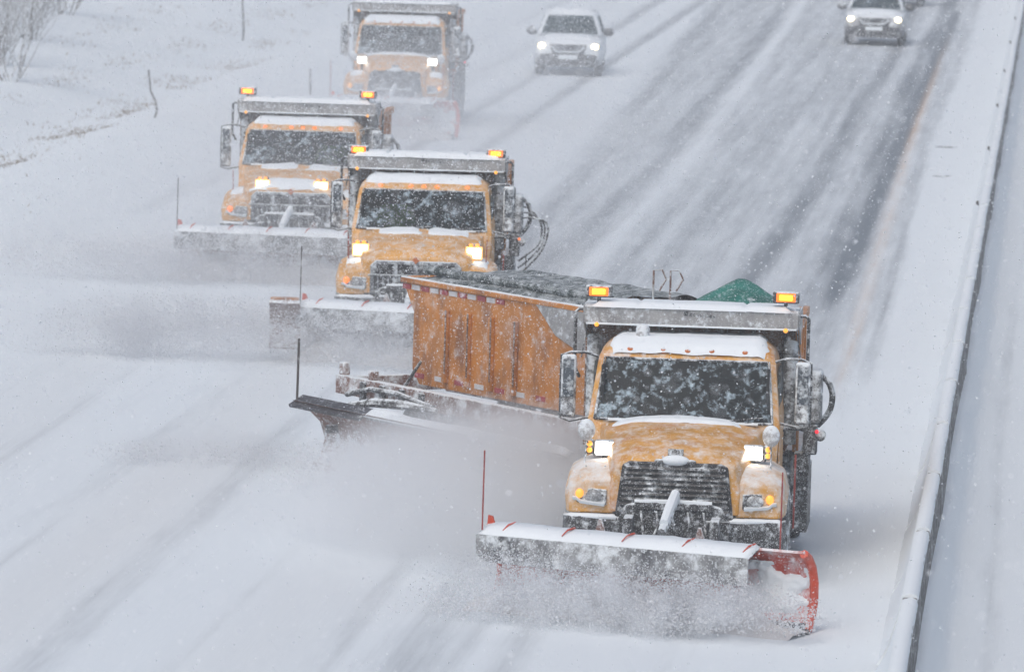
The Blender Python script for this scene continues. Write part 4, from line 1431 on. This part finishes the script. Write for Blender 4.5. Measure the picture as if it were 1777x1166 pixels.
def spray(blobs, mname, label, name='snow_spray'):
    out, sz = [], []
    for c, r, n, s, rz in blobs:
        p = rng.normal(size=(n, 3))
        p /= np.linalg.norm(p, axis=1)[:, None]
        p *= (rng.uniform(0, 1, n) ** .55)[:, None]
        p *= np.array(r)
        # clumps
        q = np.array([mnoise.noise(Vector(v)) for v in (p * 1.9 + np.array(c) * .7)])
        keep = q > rng.uniform(-.45, .35, n)
        p = p[keep]
        ca, sa = math.cos(rz), math.sin(rz)
        p = np.stack([p[:, 0] * ca - p[:, 1] * sa, p[:, 0] * sa + p[:, 1] * ca, p[:, 2]], 1) + np.array(c)
        p = p[p[:, 2] > .01]
        out.append(p)
        sz.append(rng.uniform(.6, 1.5, len(p)) * s)
    flakes(name, np.concatenate(out), np.concatenate(sz), mname, label)


spray([((-3.9, 70.9, .32), (2.0, .55, .34), 26000, .016, R(-24)), ((-3.9, 70.6, .28), (1.9, .45, .32), 9000, .028, R(-24)), ((-4.4, 70.6, .20), (1.6, .5, .26), 9000, .022, R(-24)), ((-5.6, 71.4, .35), (1.0, .7, .40), 9000, .014, 0)], 'slush_flake', 'churned snow rolling in front of the nearest plow blade')
spray([((-12.4, 99.8, .45), (2.4, .8, .50), 22000, .020, 0), ((-9.6, 98.6, .35), (2.0, .7, .5), 14000, .020, R(-16))], 'slush_flake', 'grey snow spray thrown left by the plow of the truck with coiled hoses')
spray([((-14.6, 112.9, .40), (3.0, .8, .45), 20000, .020, 0), ((-13.0, 113.0, .5), (1.9, .7, .5), 12000, .020, 0)], 'slush_flake', 'grey snow spray in front of the plow nearest the left shoulder')
spray([((-15.0, 155.0, .5), (1.8, .8, .6), 12000, .024, 0)], 'slush_flake', 'snow spray in front of the farthest plow')
spray([((-8.6, 83.6, .25), (1.1, .9, .30), 7000, .015, 0), ((-10.6, 85.0, .15), (1.4, .6, .2), 6000, .014, 0)], 'slush_flake', 'snow spilling off the outer end of the trailer plow')


def jets(blade, vdir, nj, npj, tmax, size, mname, label, spread=.16, up=(1.2, 3.0), z0=.25):
    """snow thrown off a blade: many thin ballistic jets that fan out as they fly"""
    a, b = np.array(blade[0]), np.array(blade[1])
    out, sz = [], []
    for j in range(nj):
        f = rng.uniform(0, 1)
        p0 = a + (b - a) * f + np.array([0, 0, rng.uniform(.05, z0)])
        k = rng.uniform(.35, 1.0)
        v = np.array([vdir[0] * k + rng.normal() * .5, vdir[1] * k + rng.normal() * .35, rng.uniform(*up) * (.5 + .5 * k)])
        n = int(npj * rng.uniform(.4, 1.6))
        tt = rng.uniform(0, 1, n) ** .8 * tmax
        p = p0 + v * tt[:, None]
        p[:, 2] -= 4.9 * tt ** 2 * .8
        p += rng.normal(size=(n, 3)) * (.02 + spread * tt[:, None])
        p = p[p[:, 2] > .0]
        out.append(p)
        sz.append(rng.uniform(.5, 1.5, len(p)) * size)
    flakes('snow_spray', np.concatenate(out), np.concatenate(sz), mname, label)


jets(((-5.4, 72.0, 0), (-2.5, 70.7, 0)), (-3.2, -1.6), 90, 380, .55, .016, 'flake', 'jets of snow curling off the nearest plow blade')
jets(((-11.0, 100.2, 0), (-7.6, 99.2, 0)), (-6.5, -1.2), 90, 420, .75, .018, 'slush_flake', 'streaks of snow flung left by the plow behind the orange hopper', up=(1.5, 3.4))
jets(((-14.6, 114.0, 0), (-11.2, 113.4, 0)), (-5.5, -1.2), 80, 420, .70, .018, 'slush_flake', 'streaks of snow flung left by the plow nearest the shoulder', up=(1.2, 3.0))
jets(((-8.2, 83.8, 0), (-5.6, 80.2, 0)), (-2.2, -2.2), 90, 380, .6, .015, 'flake', 'jets of snow thrown off the long trailer blade', up=(1.0, 2.8))


def cloud(name, loc, rad, dens, label, nscale=1.6, rz=0.0, soft=1.0, lo=.30, hi=.75, flat=0.0, color=(.97, .985, 1.0)):
    """a puff of blown snow: soft-edged volume"""
    mb = MB().box((0, 0, 0), (2, 2, 2))
    m = bpy.data.materials.new('snow_dust')
    m.use_nodes = True
    t = m.node_tree
    t.nodes.clear()
    out = _n(t, 'ShaderNodeOutputMaterial')
    pv = _n(t, 'ShaderNodeVolumePrincipled')
    pv.inputs['Color'].default_value = (*color, 1)
    pv.inputs['Anisotropy'].default_value = .1
    tc = _n(t, 'ShaderNodeTexCoord').outputs['Object']
    ln = _n(t, 'ShaderNodeVectorMath', operation='LENGTH')
    t.links.new(tc, ln.inputs[0])
    fall = _range(t, ln.outputs['Value'], 1.0 - soft, 1.0, 1.0, 0.0)
    mp = _n(t, 'ShaderNodeMapping')
    mp.inputs['Scale'].default_value = tuple(rad)
    mp.inputs['Location'].default_value = tuple(loc)
    t.links.new(tc, mp.inputs[0])
    n = _n(t, 'ShaderNodeTexNoise', Scale=nscale, Detail=3.0, Roughness=.6)
    t.links.new(mp.outputs[0], n.inputs['Vector'])
    k = _range(t, n.outputs[0], lo, hi)
    d = _math(t, 'MULTIPLY', fall, k)
    d = _math(t, 'MULTIPLY', d, dens)
    t.links.new(d, pv.inputs['Density'])
    t.links.new(pv.outputs[0], out.inputs['Volume'])
    o = mb.build(name, m)
    o.location = loc
    o.scale = rad
    o.rotation_euler = (0, 0, rz)
    return tag(o, label, 'snow', kind='stuff')


cloud('snow_dust', (-6.5, 77.9, .40), (2.5, 4.4, 1.35), 3.0, 'soft cloud of blown snow left of the nearest truck', .7, lo=.2, hi=.65)
cloud('snow_dust', (-6.2, 81.2, .45), (3.3, 1.9, 1.0), 1.4, 'blown snow hiding the underside of the orange hopper', .8, rz=R(-55), lo=.2, hi=.65)
cloud('snow_dust', (-4.2, 70.5, .28), (2.7, 1.1, .62), 3.0, 'snow dust boiling around the nearest plow blade', 2.6, rz=R(-24), lo=.45, hi=.66)
cloud('snow_dust', (-10.5, 98.5, .4), (4.2, 2.6, 1.2), .55, 'snow dust around the plow behind the orange hopper', .8)
cloud('snow_dust', (-13.5, 112.0, .4), (4.5, 2.6, 1.0), .32, 'snow dust around the plow nearest the left shoulder', .8)
cloud('snow_dust', (-15.2, 154.0, .5), (2.6, 3.0, 1.3), .4, 'snow dust around the farthest plow', .8)
cloud('snow_dust', (-12.6, 129.0, 1.0), (7.2, 34.0, 3.5), .032, 'thin veil of blown snow hanging between the trucks', .35, soft=.8, lo=.1, hi=.6)

cloud('snow_dust', (-13.0, 99.3, .32), (2.5, 1.3, .75), 2.4, 'grey billow of slush leaving the plow behind the orange hopper', 1.7, lo=.40, hi=.68, color=(.80, .81, .83))
cloud('snow_dust', (-14.4, 112.6, .22), (3.0, 1.3, .55), 1.6, 'grey billow of slush under the plow nearest the left shoulder', 1.7, lo=.40, hi=.68, color=(.80, .81, .83))
cloud('snow_dust', (-10.4, 85.4, .12), (1.6, 1.6, .42), 1.8, 'low grey billow off the outer end of the trailer blade', 1.9, lo=.40, hi=.68, color=(.80, .81, .83))

# ------------------------------------------------------------------ haze: snow-filled air around everything
hz = MB().bb(-290, 230, -90, 640, -2.5, 12.0).build('haze', 'snow')
m = bpy.data.materials.new('haze')
m.use_nodes = True
t = m.node_tree
t.nodes.clear()
out = _n(t, 'ShaderNodeOutputMaterial')
pv = _n(t, 'ShaderNodeVolumePrincipled')
pv.inputs['Color'].default_value = (.95, .965, .98, 1)
pv.inputs['Density'].default_value = .0011
t.links.new(pv.outputs[0], out.inputs['Volume'])
hz.data.materials.clear()
hz.data.materials.append(m)
tag(hz, 'pale snowy haze filling the air', 'haze', kind='stuff')
